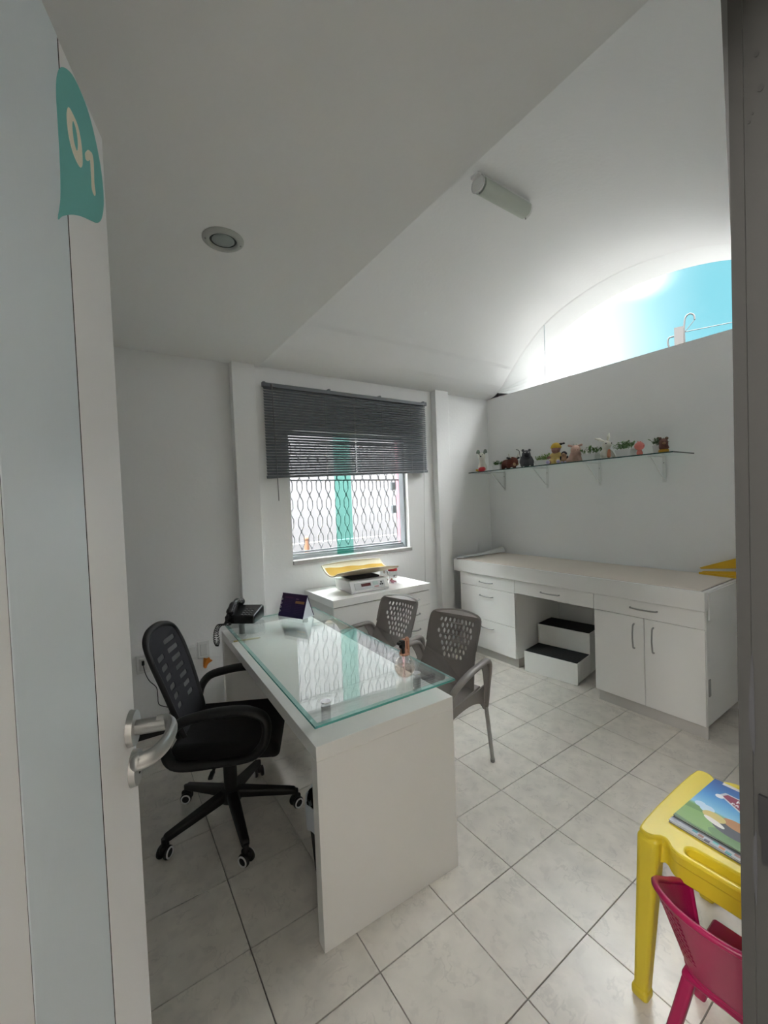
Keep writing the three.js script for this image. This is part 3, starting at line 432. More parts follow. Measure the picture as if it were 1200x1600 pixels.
// ---------------------------------------------------------------- office chair
{
  const t = thing('office_chair', 'black mesh office chair on five castors behind the desk', 'office chair', [0.461, 0, -2.146], -0.437);
  const sp = [[0.764, -2.02], [0.443, -1.83], [0.14, -2.08], [0.292, -2.415], [0.668, -2.38]];
  for (const [wx, wz] of sp) {
    const dx = wx - 0.461, dz = wz + 2.146, c = Math.cos(0.437), s = Math.sin(0.437), lx = dx * c + dz * s, lz = -dx * s + dz * c, a = Math.atan2(lz, lx), r = 0.315;
    const ex = r * Math.cos(a), ez = r * Math.sin(a);
    const leg = warp(rb(0.30, 0.04, 0.05, 0.012, 0.165, 0, 0, 3), (v) => { const k = v.x / 0.315; v.z *= 1.15 - 0.45 * k; v.y = v.y * (1.25 - 0.5 * k) + 0.135 - 0.052 * k * k; }).rotateY(-a);
    const L = obj('base_leg', leg, M.black, t);
    obj('castor_fork', [rod([ex, 0.03, ez], [ex, 0.09, ez], 0.012), rb(0.05, 0.035, 0.022, 0.01, 0, 0.045, 0).rotateY(-a + 0.6).translate(ex, 0, ez)], M.black, L);
    for (const sd of [-1, 1]) {
      const ca = -a + 0.6, off = V(0, 0, sd * 0.017).applyAxisAngle(V(0, 1, 0), ca);
      obj('castor_wheel', [lathe([[0, -0.009], [0.020, -0.009], [0.027, -0.006], [0.028, 0], [0.027, 0.006], [0.020, 0.009], [0, 0.009]], 24).rotateX(Math.PI / 2).rotateY(ca).translate(ex + off.x, 0.028, ez + off.z)], M.black, L);
      const o2 = off.clone().multiplyScalar(1.55);
      obj('wheel_ring', [new THREE.TorusGeometry(0.0205, 0.0036, 8, 28).rotateY(ca).translate(ex + o2.x, 0.028, ez + o2.z)], M.white, L);
    }
  }
  obj('hub', [lathe([[0, 0.10], [0.05, 0.10], [0.055, 0.13], [0.045, 0.16], [0, 0.16]], 24)], M.black, t);
  obj('gas_column', [cyl(0.032, 0.032, 0.14, 0, 0.22, 0), cyl(0.02, 0.02, 0.12, 0, 0.33, 0)], M.black, t);
  obj('mechanism', [rb(0.2, 0.035, 0.16, 0.01, -0.02, 0.395, 0), rod([-0.02, 0.392, 0], [-0.02, 0.388, 0.24], 0.007), rb(0.02, 0.012, 0.05, 0.004, -0.02, 0.388, 0.255)], M.black, t);
  obj('seat', warp(rb(0.48, 0.085, 0.47, 0.04, 0.03, 0.455, 0, 5), (v) => { const u = (v.x - 0.03) / 0.24, w = v.z / 0.235; v.z *= 1 - 0.10 * Math.max(0, -u); v.y -= 0.03 * Math.max(0, u) ** 3; v.y += 0.012 * w * w; }), M.fabricBlack, t);
  const fx = (y) => -0.17 - 0.26 * (y - 0.5) - 0.12 * (y - 0.5) * (y - 0.5);
  const outline = [[-0.16, 0.49], [-0.015, 0.475], [0.115, 0.49], [0.14, 0.60], [0.158, 0.76], [0.163, 0.88], [0.142, 0.945], [0.07, 0.978], [-0.02, 0.986], [-0.11, 0.978], [-0.185, 0.945], [-0.207, 0.88], [-0.205, 0.76], [-0.185, 0.60]];
  const curve = (v) => { const y = v.y, w = v.x; const d = v.z; v.set(fx(y) + d + 0.35 * w * w, y, w); };
  obj('back_frame', [warp(new THREE.TubeGeometry(new THREE.CatmullRomCurve3(outline.map(([z, y]) => V(z, y, 0)), true), 120, 0.0135, 10, true), curve)], M.black, t);
  const sh = smoothShape(outline.map(([z, y]) => [z * 0.97, y]), 90);
  const slot = (z, y, w, hh) => { const p = roundRect(w, hh, hh * 0.45, z, y); sh.holes.push(new THREE.Path(p.getPoints(4))); };
  for (let i = 0; i < 7; i++) slot(-0.095, 0.90 - 0.046 * i, 0.125 - 0.010 * i, 0.024);
  for (let i = 0; i < 6; i++) slot(0.055, 0.855 - 0.046 * i, 0.085 - 0.006 * i, 0.026);
  obj('back_mesh', warp(ext(sh, 0.004), curve), M.netting, t);
  obj('mesh_window', warp(new THREE.ShapeGeometry(smoothShape(outline.map(([z, y]) => [z * 0.95, y]), 60)).translate(0, 0, -0.002), curve), M.nettingThin, t);
  obj('back_post', [tube([[-0.06, 0.41, 0], [-0.17, 0.41, 0], [-0.225, 0.45, 0], [-0.215, 0.53, 0]], 0.022, 16, 10)], M.black, t);
  for (const s of [-1, 1]) {
    const z = s * 0.255;
    obj('armrest', [warp(tube([[-0.185, 0.44, z * 0.92], [-0.20, 0.54, z], [-0.15, 0.625, z], [-0.06, 0.652, z], [0.06, 0.662, z], [0.15, 0.652, z], [0.215, 0.61, z], [0.215, 0.52, z], [0.16, 0.44, z * 0.92], [0.0, 0.415, z * 0.88]], 0.021, 70, 12, true), (v) => { const k = v.z - z; v.z = z + k * 1.5; })], M.black, t);
  }
}
// ---------------------------------------------------------------- grey plastic armchairs
function armchair() {
  const t = thing('plastic_armchair', '', 'chair', [0, 0, 0]);
  // local: the sitter faces +x, z is to the sitter's right
  const holes = []; const cx = 0, cy = 0.685;
  for (let r = 0; r < 7; r++) for (let c = -4; c <= 4; c++) {
    const z = (c + (r % 2 ? 0.5 : 0)) * 0.033, y = 0.785 - r * 0.033; const dx = z / 0.150, dy = (y - 0.765) / 0.235;
    if (y > 0.79 || dx * dx + dy * dy > 0.86) continue;
    holes.push([z + R(-0.003, 0.003), y + R(-0.003, 0.003), R(0.0085, 0.0115), R(0.0115, 0.0155), R(-0.6, 0.6)]);
  }
  const out = smoothShape([[-0.225, 0.40], [-0.225, 0.50], [-0.205, 0.60], [-0.200, 0.72], [-0.208, 0.79], [-0.195, 0.826], [-0.1, 0.842], [0, 0.846], [0.1, 0.842], [0.195, 0.826], [0.208, 0.79], [0.200, 0.72], [0.205, 0.60], [0.225, 0.50], [0.225, 0.40], [0, 0.385]], 110);
  for (const [z, y, a, b, rot] of holes) { const p = new THREE.Path(); p.absellipse(z, y, a, b, 0, Math.PI * 2, false, rot); out.holes.push(new THREE.Path(p.getPoints(10))); }
  const lean = (y) => -0.19 - 0.02 * (y - 0.4) - 0.42 * Math.max(0, y - 0.43) ** 1.25;
  const bend = (v) => { const z = v.x, y = v.y, d = v.z; v.set(lean(y) + d + 1.3 * z * z, y, z); };
  const bgeo = warp(ext(out, 0.007), bend);
  obj('backrest', smoothed(bgeo, 0.5), M.taupe, t);
  obj('top_rim', warp(new THREE.TubeGeometry(new THREE.CatmullRomCurve3([V(-0.2, 0.66, 0), V(-0.204, 0.79, 0), V(-0.195, 0.826, 0), V(-0.1, 0.842, 0), V(0, 0.846, 0), V(0.1, 0.842, 0), V(0.195, 0.826, 0), V(0.204, 0.79, 0), V(0.2, 0.66, 0)]), 60, 0.007, 8), (v) => { const z = v.x, y = v.y, d = v.z; v.set(lean(y) + d + 0.0035 + 1.3 * z * z, y, z); }), M.taupe, t);
  obj('seat', smoothed(warp(rb(0.46, 0.022, 0.47, 0.010, 0.03, 0.425, 0, 3), (v) => { const u = (v.x - 0.03) / 0.23, w = v.z / 0.235; v.y += 0.022 * w * w - 0.02 * Math.max(0, u) ** 2 + 0.012 * Math.max(0, -u); v.z *= 1 - 0.06 * u * 0; }), 0.6), M.taupe, t);
  for (const s of [-1, 1]) {
    // side skirt under the seat, arched between the legs
    const sk = smoothShape([[-0.225, 0.335], [-0.20, 0.335], [-0.17, 0.375], [-0.08, 0.402], [0.08, 0.402], [0.19, 0.375], [0.215, 0.335], [0.245, 0.335], [0.262, 0.42], [0.2, 0.445], [-0.15, 0.46], [-0.235, 0.46]], 60);
    obj('side_skirt', warp(ext(sk, 0.008).translate(0, 0, -0.004), (v) => { v.z = s * (0.242 + (v.y < 0.4 ? (0.4 - v.y) * 0.15 : 0)) + v.z; }), M.taupe, t);
    // arm: one sweep from the rear post over the top and down to the front of the seat
    const path = [[-0.225, 0.345, s * 0.252], [-0.232, 0.44, s * 0.262], [-0.240, 0.55, s * 0.272], [-0.205, 0.622, s * 0.280], [-0.10, 0.632, s * 0.288], [0.03, 0.622, s * 0.292], [0.13, 0.590, s * 0.290], [0.20, 0.53, s * 0.283], [0.235, 0.45, s * 0.268], [0.243, 0.345, s * 0.258]];
    obj('armrest', warp(tube(path, 0.015, 70, 12), (v) => { const c = s * 0.27; const top = THREE.MathUtils.smoothstep(v.y, 0.5, 0.62); v.z = c + (v.z - c) * (1 + 0.6 * top); }), M.taupe, t);
    obj('arm_web', warp(ext(smoothShape([[-0.235, 0.345], [-0.242, 0.45], [-0.245, 0.56], [-0.20, 0.615], [-0.14, 0.622], [-0.165, 0.57], [-0.19, 0.48], [-0.205, 0.345]], 40), 0.008).translate(0, 0, -0.004), (v) => { v.z = s * (0.252 + 0.1 * (v.y - 0.345)) + v.z; }), M.taupe, t);
    for (const [x, z, fx2, fz] of [[-0.222, 0.250, -0.215 - 0.05, 0.262], [0.235, 0.252, 0.275, 0.27]]) {
      const L = obj('leg', [rod([x, 0.365, s * z], [fx2, 0.006, s * fz], 0.0135, 0.0125, 14)], M.taupeLeg, t);
      obj('leg_cap', [rod([fx2, 0, s * fz], [fx2 - (fx2 - x) * 0.05, 0.02, s * fz], 0.0145)], S([0.3, 0.29, 0.28], 0.6), L);
    }
  }
  return t;
}
{
  const a = armchair(), G = 'grey visitor armchairs at the desk';
  a.scale.z = 0.88; a.position.set(1.515, 0, -1.825); a.rotation.y = Math.PI - rad(-13);
  tag(a, 'taupe plastic armchair with a perforated back nearest the desk front', 'chair', G); a.userData.label = 'taupe plastic armchair right behind the perfume bottle, its back fully in view';
  const b = a.clone(); b.name = numbered('plastic_armchair'); scene.add(b); b.position.set(1.495, 0, -2.405); b.rotation.set(0, Math.PI - rad(-10), 0);
  b.userData = { ...a.userData, label: 'taupe plastic armchair farther from the door, in front of the white chest of drawers' };
}

// ---------------------------------------------------------------- chest of drawers below the window
function pull(w, along = 'z') {                 // a bowed bar handle, local x outwards
  const pts = [[0, 0, -w / 2], [0.018, 0, -w / 2 + 0.006], [0.026, 0, -w / 4], [0.030, 0, 0], [0.026, 0, w / 4], [0.018, 0, w / 2 - 0.006], [0, 0, w / 2]];
  return tube(pts.map(([a, b, c]) => along === 'z' ? [-a, b, c] : along === 'y' ? [-a, c, b] : [c, b, a]), 0.0052, 30, 8);
}
{
  const t = thing('chest_of_drawers', 'white laminate chest of drawers standing below the window', 'chest', [1.82, 0, -2.975]);
  const W = 0.465, f = 0.255;
  obj('carcass', rspan(-W + 0.008, W - 0.008, 0.05, 0.783, -0.26, f - 0.02, 0.002), M.laminateEdge, t);
  obj('worktop', rspan(-W, W, 0.785, 0.84, -0.262, f + 0.005, 0.002), M.laminate, t);
  obj('plinth', rspan(-W + 0.03, W - 0.03, 0, 0.05, -0.24, f - 0.05, 0.002), M.plinth, t);
  obj('door', rspan(-W + 0.006, 0.03, 0.055, 0.78, f - 0.02, f - 0.002, 0.002), M.laminate, t);
  [[0.662, 0.780, 0.722], [0.535, 0.659, 0.6], [0.408, 0.532, 0.470], [0.285, 0.405, 0.348], [0.055, 0.282, 0.2]].forEach(([a, b, h]) => { const dr = obj('drawer', rspan(0.034, W - 0.006, a, b, f - 0.02, f - 0.002, 0.002), M.laminate, t); const hn = obj('handle', pull(0.10, 'x'), M.steel, dr); hn.position.set(0.29, h, f - 0.002); });
}
// baby scale
{
  const t = thing('baby_scale', 'white digital baby scale with a curved cream tray on the chest', 'scale', [1.73, 0.84, -2.93], rad(-3));
  const side = shapeOf([[-0.145, 0.006], [0.15, 0.006], [0.155, 0.02], [0.12, 0.088], [0.105, 0.095], [-0.14, 0.095], [-0.147, 0.088]]);
  const body = obj('housing', ext(side, 0.33, 0.006).rotateY(-Math.PI / 2).translate(0.165, 0, 0), M.whitePlastic, t);
  body.geometry.computeVertexNormals();
  obj('foot', [[-0.14, -0.12], [0.14, -0.12], [-0.14, 0.12], [0.14, 0.12]].map(([x, z]) => cyl(0.012, 0.014, 0.008, x, 0.0042, z, 12)), M.rubber, t);
  const a = Math.atan2(0.035, 0.068), onF = (g) => g.rotateX(-a).translate(0, 0.054, 0.1405);
  const p = obj('control_panel', onF(rb(0.27, 0.058, 0.004, 0.002, 0, 0, 0)), M.panelGrey, t);
  obj('display', [onF(rb(0.085, 0.024, 0.004, 0.001, -0.035, 0.006, 0.002))], M.displayRed, p);
  obj('label', [onF(rb(0.045, 0.026, 0.003, 0.001, 0.052, 0.010, 0.002))], M.dial, p);
  obj('button', [[0.105, 0.012], [0.095, -0.006], [0.113, -0.006]].map(([x, y]) => onF(rb(0.011, 0.010, 0.006, 0.002, x, y, 0.003))), M.black, p);
  obj('badge', [onF(rb(0.04, 0.006, 0.003, 0.001, 0.055, -0.018, 0.002))], S([0.4, 0.08, 0.08], 0.5), p);
  obj('side_print', [bx(0.001, 0.018, 0.02, -0.166, 0.052, 0.03), bx(0.001, 0.022, 0.035, -0.166, 0.052, 0.075)], S([0.1, 0.1, 0.12], 0.6), t);
  obj('tray_support', rb(0.25, 0.016, 0.22, 0.005, 0, 0.105, -0.03), M.rubber, t);
  const dish = (u0, u1, dy, th) => { const g = new THREE.PlaneGeometry(0.56, 0.31, 40, 16); const fn = (v) => { const u = v.x / 0.28, w = v.y / 0.155; const y = 0.118 + 0.075 * Math.abs(w) ** 2 * (1 - 0.35 * u * u) + 0.012 * u * u + dy; v.set(v.x * 0.98, y, -v.y); }; return warp(g, fn); };
  const low = dish(0, 0, 0, 0), up = dish(0, 0, 0.006, 0);
  const fl = clean(low); { const q = fl.attributes.position; for (let i = 0; i < q.count; i += 3) { const v1 = [q.getX(i), q.getY(i), q.getZ(i)]; q.setXYZ(i, q.getX(i + 1), q.getY(i + 1), q.getZ(i + 1)); q.setXYZ(i + 1, ...v1); } fl.computeVertexNormals(); }
  const edge = []; for (let i = 0; i <= 40; i++) edge.push([-0.28 + 0.56 * i / 40, 0.155]); for (let i = 1; i <= 16; i++) edge.push([0.28, 0.155 - 0.31 * i / 16]); for (let i = 1; i <= 40; i++) edge.push([0.28 - 0.56 * i / 40, -0.155]); for (let i = 1; i < 16; i++) edge.push([-0.28, -0.155 + 0.31 * i / 16]);
  const rim = new THREE.TubeGeometry(new THREE.CatmullRomCurve3(edge.map(([x, y]) => { const u = x / 0.28, w = y / 0.155; return V(x * 0.98, 0.121 + 0.075 * Math.abs(w) ** 2 * (1 - 0.35 * u * u) + 0.012 * u * u, -y); }), true), 160, 0.0055, 8, true);
  const tray = obj('weighing_tray', [smoothed(fl, 1), smoothed(up, 1), rim], S([0.50, 0.43, 0.30], 0.4), t);
  tray.rotation.x = 0.10; tray.position.set(0.0, 0.006, -0.035);
  const cloth = warp(new THREE.PlaneGeometry(0.54, 0.17, 40, 16), (v) => { const u = v.x / 0.28, yy = v.y + 0.02 - 0.05 * u * (v.y < 0 ? 1 : 0.2), w = yy / 0.155; v.set(v.x * 0.98, 0.1275 + 0.075 * w * w * (1 - 0.35 * u * u) + 0.012 * u * u + 0.003 * Math.sin(u * 9 + w * 4), -yy); });
  obj('tray_cloth', cloth, S([0.40, 0.23, 0.025], 0.9, { side: THREE.DoubleSide }), tray);
}
// jars beside the scale
{
  const jar = (label, [x, z], lid, fill, h, r) => {
    const t = thing('jar', label, 'jar', [x, 0.84, z]);
    obj('jar_body', lathe([[0, 0.001], [r, 0.001], [r + 0.002, 0.006], [r + 0.002, h - 0.01], [r - 0.002, h], [r - 0.004, h - 0.002], [r - 0.002, 0.006], [0, 0.006]], 28), M.jarClear, t);
    obj('lid', lathe([[0, h + 0.016], [r * 0.9, h + 0.015], [r + 0.005, h + 0.010], [r + 0.005, h - 0.006], [r, h - 0.006], [r, h]], 28), lid, t);
    obj('lid_knob', ball(0.008, 0, h + 0.018, 0), lid, t);
    for (let i = 0; i < 14; i++) { const a = R(0, 6.28), q = R(0.2, 0.8) * r; obj(i < 8 ? 'sweet' : 'sticker_patch', i < 8 ? ball(0.010, q * Math.cos(a), 0.015 + 0.006 * (i % 3), q * Math.sin(a), 1, 0.8, 1, 8) : new THREE.CylinderGeometry(r + 0.003, r + 0.003, R(0.014, 0.024), 8, 1, true, a, 0.4).translate(0, R(0.04, h - 0.03), 0), i < 8 ? fill : [S([0.5, 0.3, 0.2], 0.6), S([0.12, 0.12, 0.16], 0.6), S([0.6, 0.5, 0.5], 0.6)][i % 3], t); }
    return t;
  };
  jar('clear jar with a red lid and pink sweets beside the baby scale', [2.045, -2.93], M.red, M.pinkPlastic, 0.118, 0.036);
  jar('clear jar with a tan lid, half hidden behind the red-lidded jar', [2.04, -3.06], M.tan, M.tan, 0.118, 0.036);
}
// ---------------------------------------------------------------- examination couch with cabinets
{
  const t = thing('examination_couch', 'white examination couch with drawers and cupboards below along the right wall', 'couch', [0, 0, 0]);
  const xf = 3.0, xb = 3.655;
  obj('left_carcass', rspan(xf + 0.02, xb, 0.085, 0.805, -3.09, -2.412, 0.002), M.laminate, t);
  obj('right_carcass', rspan(xf + 0.02, xb, 0.085, 0.805, -1.688, -0.995, 0.002), M.laminate, t);
  obj('middle_box', [rspan(xf + 0.02, xb, 0.69, 0.805, -2.412, -1.688, 0.001), span(xb - 0.02, xb, 0.5, 0.69, -2.412, -1.688)], M.laminate, t);
  obj('plinth', rspan(3.042, 3.06, 0, 0.0848, -3.08, -2.418, 0.001), M.plinth, t); obj('plinth', [rspan(3.06, xb - 0.05, 0, 0.0848, -2.436, -2.418, 0.001), rspan(xb - 0.05, xb, 0, 0.0848, -3.08, -2.43, 0.001)], M.plinth, t);
  obj('plinth', rspan(3.03, 3.048, 0, 0.0848, -1.68, -0.998, 0.001), M.plinth, t); obj('plinth', [rspan(xb - 0.05, xb, 0, 0.0848, -1.68, -0.998, 0.001), rspan(3.048, xb - 0.05, 0, 0.0848, -1.68, -1.662, 0.001)], M.plinth, t);
  const front = (name, y0, y1, z0, z1, hy, hz, along, w) => { const d = obj(name, rspan(xf, xf + 0.019, y0 + 0.0018, y1 - 0.0018, z0 + 0.0018, z1 - 0.0018, 0.0018), M.laminate, t); const h = obj('handle', pull(w, along), M.steel, d); h.position.set(xf, hy, hz); return d; };
  front('drawer', 0.684, 0.805, -3.09, -2.412, 0.738, -2.742, 'z', 0.16); front('drawer', 0.372, 0.684, -3.09, -2.412, 0.606, -2.742, 'z', 0.16); front('drawer', 0.087, 0.372, -3.09, -2.412, 0.302, -2.742, 'z', 0.16);
  front('drawer', 0.688, 0.805, -2.412, -1.688, 0.742, -2.055, 'z', 0.17); front('drawer', 0.690, 0.805, -1.688, -0.995, 0.753, -1.343, 'z', 0.17);
  front('door', 0.087, 0.690, -1.688, -1.342, 0.555, -1.405, 'y', 0.17); front('door', 0.087, 0.690, -1.342, -0.995, 0.555, -1.283, 'y', 0.17);
  obj('tray_frame', [rspan(2.972, 2.992, 0.812, 0.930, -3.15, -0.985, 0.002), rspan(2.992, xb, 0.812, 0.930, -1.004, -0.985, 0.002), rspan(2.992, xb, 0.812, 0.936, -3.15, -3.13, 0.002), rspan(xb - 0.018, xb, 0.812, 0.93, -3.13, -1.004, 0.002)], M.laminate, t);
  obj('tray_bottom', rspan(2.992, xb - 0.018, 0.805, 0.825, -3.13, -1.004, 0.001), M.laminate, t);
  obj('side_board', rspan(3.02, xb, 0.75, 0.92, -0.985, -0.978, 0.001), M.laminate, t);
  obj('metal_plate', rspan(3.035, 3.062, 0.27, 0.375, -0.995, -0.989, 0.001), M.steel, t);
  const m = thing('couch_pad', 'beige upholstered pad filling the top of the examination couch', 'mattress', [3.314, 0.826, -2.067]);
  obj('pad', rb(0.636, 0.108, 2.11, 0.012, 0, 0.055, 0, 3), M.pad, m);
  obj('piping', [tube([[-0.315, 0.104, -1.05], [-0.315, 0.104, 1.052], [0.315, 0.104, 1.052], [0.315, 0.104, -1.05]], 0.001, 8, 4)].slice(0, 0).concat([rspan(-0.3185, -0.313, 0.094, 0.104, -1.052, 1.052, 0.0025), rspan(-0.3185, 0.3185, 0.094, 0.104, 1.05, 1.0555, 0.0025)]), M.padSide, m);
  const sh = warp(new THREE.BoxGeometry(0.64, 0.006, 0.09, 24, 1, 8), (v) => { const u = v.x / 0.32; v.y += 0.012 + 0.038 * Math.max(0, u + 0.35) * Math.sqrt(Math.max(0, 1 - Math.abs(v.z) / 0.045)); });
  tag(obj('couch_sheet', sh.translate(3.318, 0.936, -3.075), M.white), 'white sheet folded up at the head end of the examination couch', 'sheet');
}
// step stool
{
  const t = thing('step_stool', 'two-step white stool with black rubber treads under the couch', 'step stool', [3.06, 0, -2.117], rad(9.3));
  // local: x goes back under the couch, z across
  const w = 0.231;
  obj('lower_box', [rspan(0, 0.018, 0.004, 0.175, -w, w, 0.002), rspan(0.018, 0.26, 0.02, 0.175, -w, -w + 0.018, 0.002), rspan(0.018, 0.26, 0.02, 0.175, w - 0.018, w, 0.002), rspan(0, 0.27, 0.175, 0.183, -w, w, 0.002)], M.laminate, t);
  obj('upper_box', [rspan(0.265, 0.283, 0.183, 0.355, -w, w, 0.002), rspan(0.265, 0.52, 0.02, 0.355, -w, -w + 0.018, 0.002), rspan(0.265, 0.52, 0.02, 0.355, w - 0.018, w, 0.002), rspan(0.262, 0.52, 0.355, 0.363, -w, w, 0.002)], M.laminate, t);
  for (const [x0, y] of [[0.004, 0.183], [0.268, 0.363]]) { const tr = obj('rubber_tread', rspan(x0, x0 + 0.255, y, y + 0.004, -w + 0.006, w - 0.006, 0.001), M.rubber, t); obj('tread_ribs', Array.from({ length: 11 }, (_, i) => bx(0.007, 0.003, 2 * w - 0.03, x0 + 0.018 + i * 0.022, y + 0.005, 0)), M.rubber, tr); }
  obj('foot', [[0.02, -w + 0.02], [0.02, w - 0.02], [0.5, -w + 0.02], [0.5, w - 0.02]].map(([x, z]) => rb(0.03, 0.022, 0.03, 0.003, x, 0.011, z)), M.rubber, t);
}
// yellow measuring board
{
  const t = thing('measuring_board', 'folded yellow wedge-shaped measuring board on the couch pad against the wall', 'measuring board', [3.575, 0.937, -1.215]);
  const arm = (pts) => ext(shapeOf(pts), 0.018, 0.002).rotateY(-Math.PI / 2).translate(0.02, 0.002, 0);
  obj('upper_arm', arm([[0.0, 0.042], [0.012, 0.034], [0.36, 0.078], [0.36, 0.165], [0.20, 0.125]]), M.rulerYellow, t);
  obj('lower_arm', arm([[0.0, 0.005], [0.03, 0.0], [0.36, 0.0], [0.36, 0.052], [0.02, 0.018]]), M.rulerYellow, t);
  obj('lower_foot', flat(ext(shapeOf([[0.0, -0.01], [0.36, -0.05], [0.36, 0.03], [0.0, 0.0]]), 0.012, 0.002)).rotateY(-Math.PI / 2).translate(0, 0, 0), M.rulerYellow, t);
  obj('strut', [rod([0.012, 0.025, 0.205], [0.012, 0.075, 0.222], 0.004), rod([0.012, 0.025, 0.33], [0.012, 0.10, 0.33], 0.006)], M.steel, t);
}
// ---------------------------------------------------------------- glass shelf and what stands on it
const SY = 1.826;
{
  const t = thing('glass_shelf', 'long clear glass wall shelf on white brackets above the couch', 'shelf', [0, SY, 0]);
  obj('shelf_pane', [new THREE.PlaneGeometry(0.365, 1.95).rotateX(-Math.PI / 2).translate(3.4825, 0, -2.24), new THREE.PlaneGeometry(0.365, 1.95).rotateX(-Math.PI / 2).translate(3.4825, -0.008, -2.24)], M.shelfGlass, t);
  obj('glass_edge', [span(3.299, 3.3005, -0.0085, 0, -3.215, -1.265), span(3.3, 3.665, -0.0085, 0, -1.2655, -1.264), span(3.3, 3.665, -0.0085, 0, -3.2155, -3.2145)], M.shelfEdge, t);
  for (const z of [-3.03, -2.50, -1.975, -1.465]) {
    const b = obj('bracket', [rb(0.004, 0.20, 0.024, 0.001, 3.661, -0.108, z), rb(0.26, 0.004, 0.022, 0.001, 3.532, -0.0105, z), rod([3.66, -0.19, z], [3.44, -0.013, z], 0.004, 0.004, 8)], M.whitePlastic, t);
    for (const y of [-0.055, -0.185]) obj('screw', new THREE.SphereGeometry(0.005, 8, 6).scale(0.6, 1, 1).translate(3.657, y, z), M.steel, b);
  }
}
function leafGeo(l, w) { const g = new THREE.PlaneGeometry(w, l, 2, 3); return warp(g.translate(0, l / 2, 0), (v) => { const k = v.y / l; v.x *= Math.sin(Math.PI * Math.min(0.98, 0.12 + k * 0.86)) * 1.1; v.z = 0.25 * l * k * k + Math.abs(v.x) * 0.25; }); }
function plant(label, x, z, [pw, ph, pd], n, h, spread, mat, lw, group) {
  const t = thing('potted_plant', label, 'plant', [x, SY, z], 0);
  const b = warp(rb(pd, ph, pw, 0.005, 0, ph / 2 + 0.0005, 0, 2), (v) => { const k = 0.82 + 0.18 * v.y / ph; v.x *= k; v.z *= k; });
  obj('pot', b, M.pot, t);
  const st = [], lf = [];
  for (let i = 0; i < n; i++) {
    const a = R(0, 6.28), q = Math.sqrt(rnd()), x0 = q * pd * 0.35 * Math.cos(a), z0 = q * pw * 0.42 * Math.sin(a), tx = x0 * (1 + spread) + R(-0.012, 0.012), tz = z0 * (1 + spread) + R(-0.012, 0.012), ty = ph + h * R(0.45, 1) * (1 - 0.35 * q);
    st.push(rod([x0, ph - 0.012, z0], [tx, ty, tz], 0.0012, 0.0008, 4));
    for (let j = 0; j < 4; j++) { const g = leafGeo(lw * R(1.1, 1.8), lw * R(0.7, 1.05)); g.rotateX(R(0.2, 1.5)); g.rotateY(R(0, 6.28)); const k = 1 - j * 0.22; lf.push(g.translate(x0 + (tx - x0) * k, ph + (ty - ph) * k, z0 + (tz - z0) * k)); }
  }
  obj('stems', st, mat, t); obj('foliage', lf, mat, t); return t;
}
{
  plant('small green plant in a white pot between the leftmost toy and the brown bull', 3.41, -2.895, [0.105, 0.052, 0.09], 26, 0.05, 0.6, M.leaf, 0.015);
  plant('low light green plant in a long white pot left of the doll', 3.43, -2.36, [0.20, 0.05, 0.08], 46, 0.065, 0.25, M.leafLight, 0.012);
  plant('dark leafy plant in a white pot left of the white rabbit', 3.41, -1.91, [0.125, 0.056, 0.10], 22, 0.085, 0.75, M.leaf, 0.017);
  plant('variegated plant in a white pot right of the white rabbit', 3.41, -1.63, [0.125, 0.06, 0.10], 30, 0.072, 0.75, M.leafPale, 0.018);
  plant('grey green plant in a white pot at the right end of the shelf', 3.435, -1.40, [0.075, 0.062, 0.075], 22, 0.06, 0.8, M.leafGrey, 0.02);
}
// toys: each turned to face the room (local +x is the toy's front)
const toy = (name, label, cat, z, turn, x = 3.4) => thing(name, label, cat, [x, SY, z], Math.PI + turn);
{ // sitting dog, off white with grey ears
  const t = toy('plush_dog', 'white plush dog with grey ears sitting at the left end of the shelf', 'plush toy', -3.10, 0.5);
  obj('body', blob([[[0, 0.04, 0], 0.042, [-0.03, 0.05, 0.01], 0.045], [[0.01, 0.06, 0], 0.035, [0.03, 0.14, 0], 0.026], [[0.035, 0.165, 0], 0.036, [0.055, 0.155, 0], 0.027], [[0.02, 0.06, 0.025], 0.018, [0.05, 0.012, 0.03], 0.013], [[0.02, 0.06, -0.025], 0.018, [0.05, 0.012, -0.03], 0.013], [[-0.05, 0.05, 0], 0.02, [-0.09, 0.02, 0.02], 0.012]], 0.009, 0.008), M.plushWhite, t);
  for (const s of [-1, 1]) obj('ear', blob([[[0.03, 0.19, s * 0.022], 0.012, [0.03, 0.222, s * 0.038], 0.013], [[0.03, 0.222, s * 0.038], 0.013, [0.034, 0.205, s * 0.052], 0.008]], 0.005, 0.005), M.greenGrey, t);
  obj('nose', ball(0.009, 0.083, 0.16, 0), M.plushDark, t); obj('eye', [ball(0.005, 0.066, 0.178, 0.016), ball(0.005, 0.066, 0.178, -0.016)], M.plushDark, t);
  const h = toy('plush_heart', 'small red plush heart with yellow trim at the feet of the white dog', 'plush toy', -3.055, 0.3, 3.335);
  obj('heart', blob([[[0, 0.022, -0.018], 0.020, [0, 0.018, 0.02], 0.018], [[0, 0.03, -0.02], 0.016, [0, 0.03, 0.016], 0.016]], 0.007, 0.006), M.red, h); obj('trim', blob([[[0.0, 0.014, 0.042], 0.013, [0, 0.02, 0.06], 0.011]], 0.005, 0.005), M.amber, h);
}
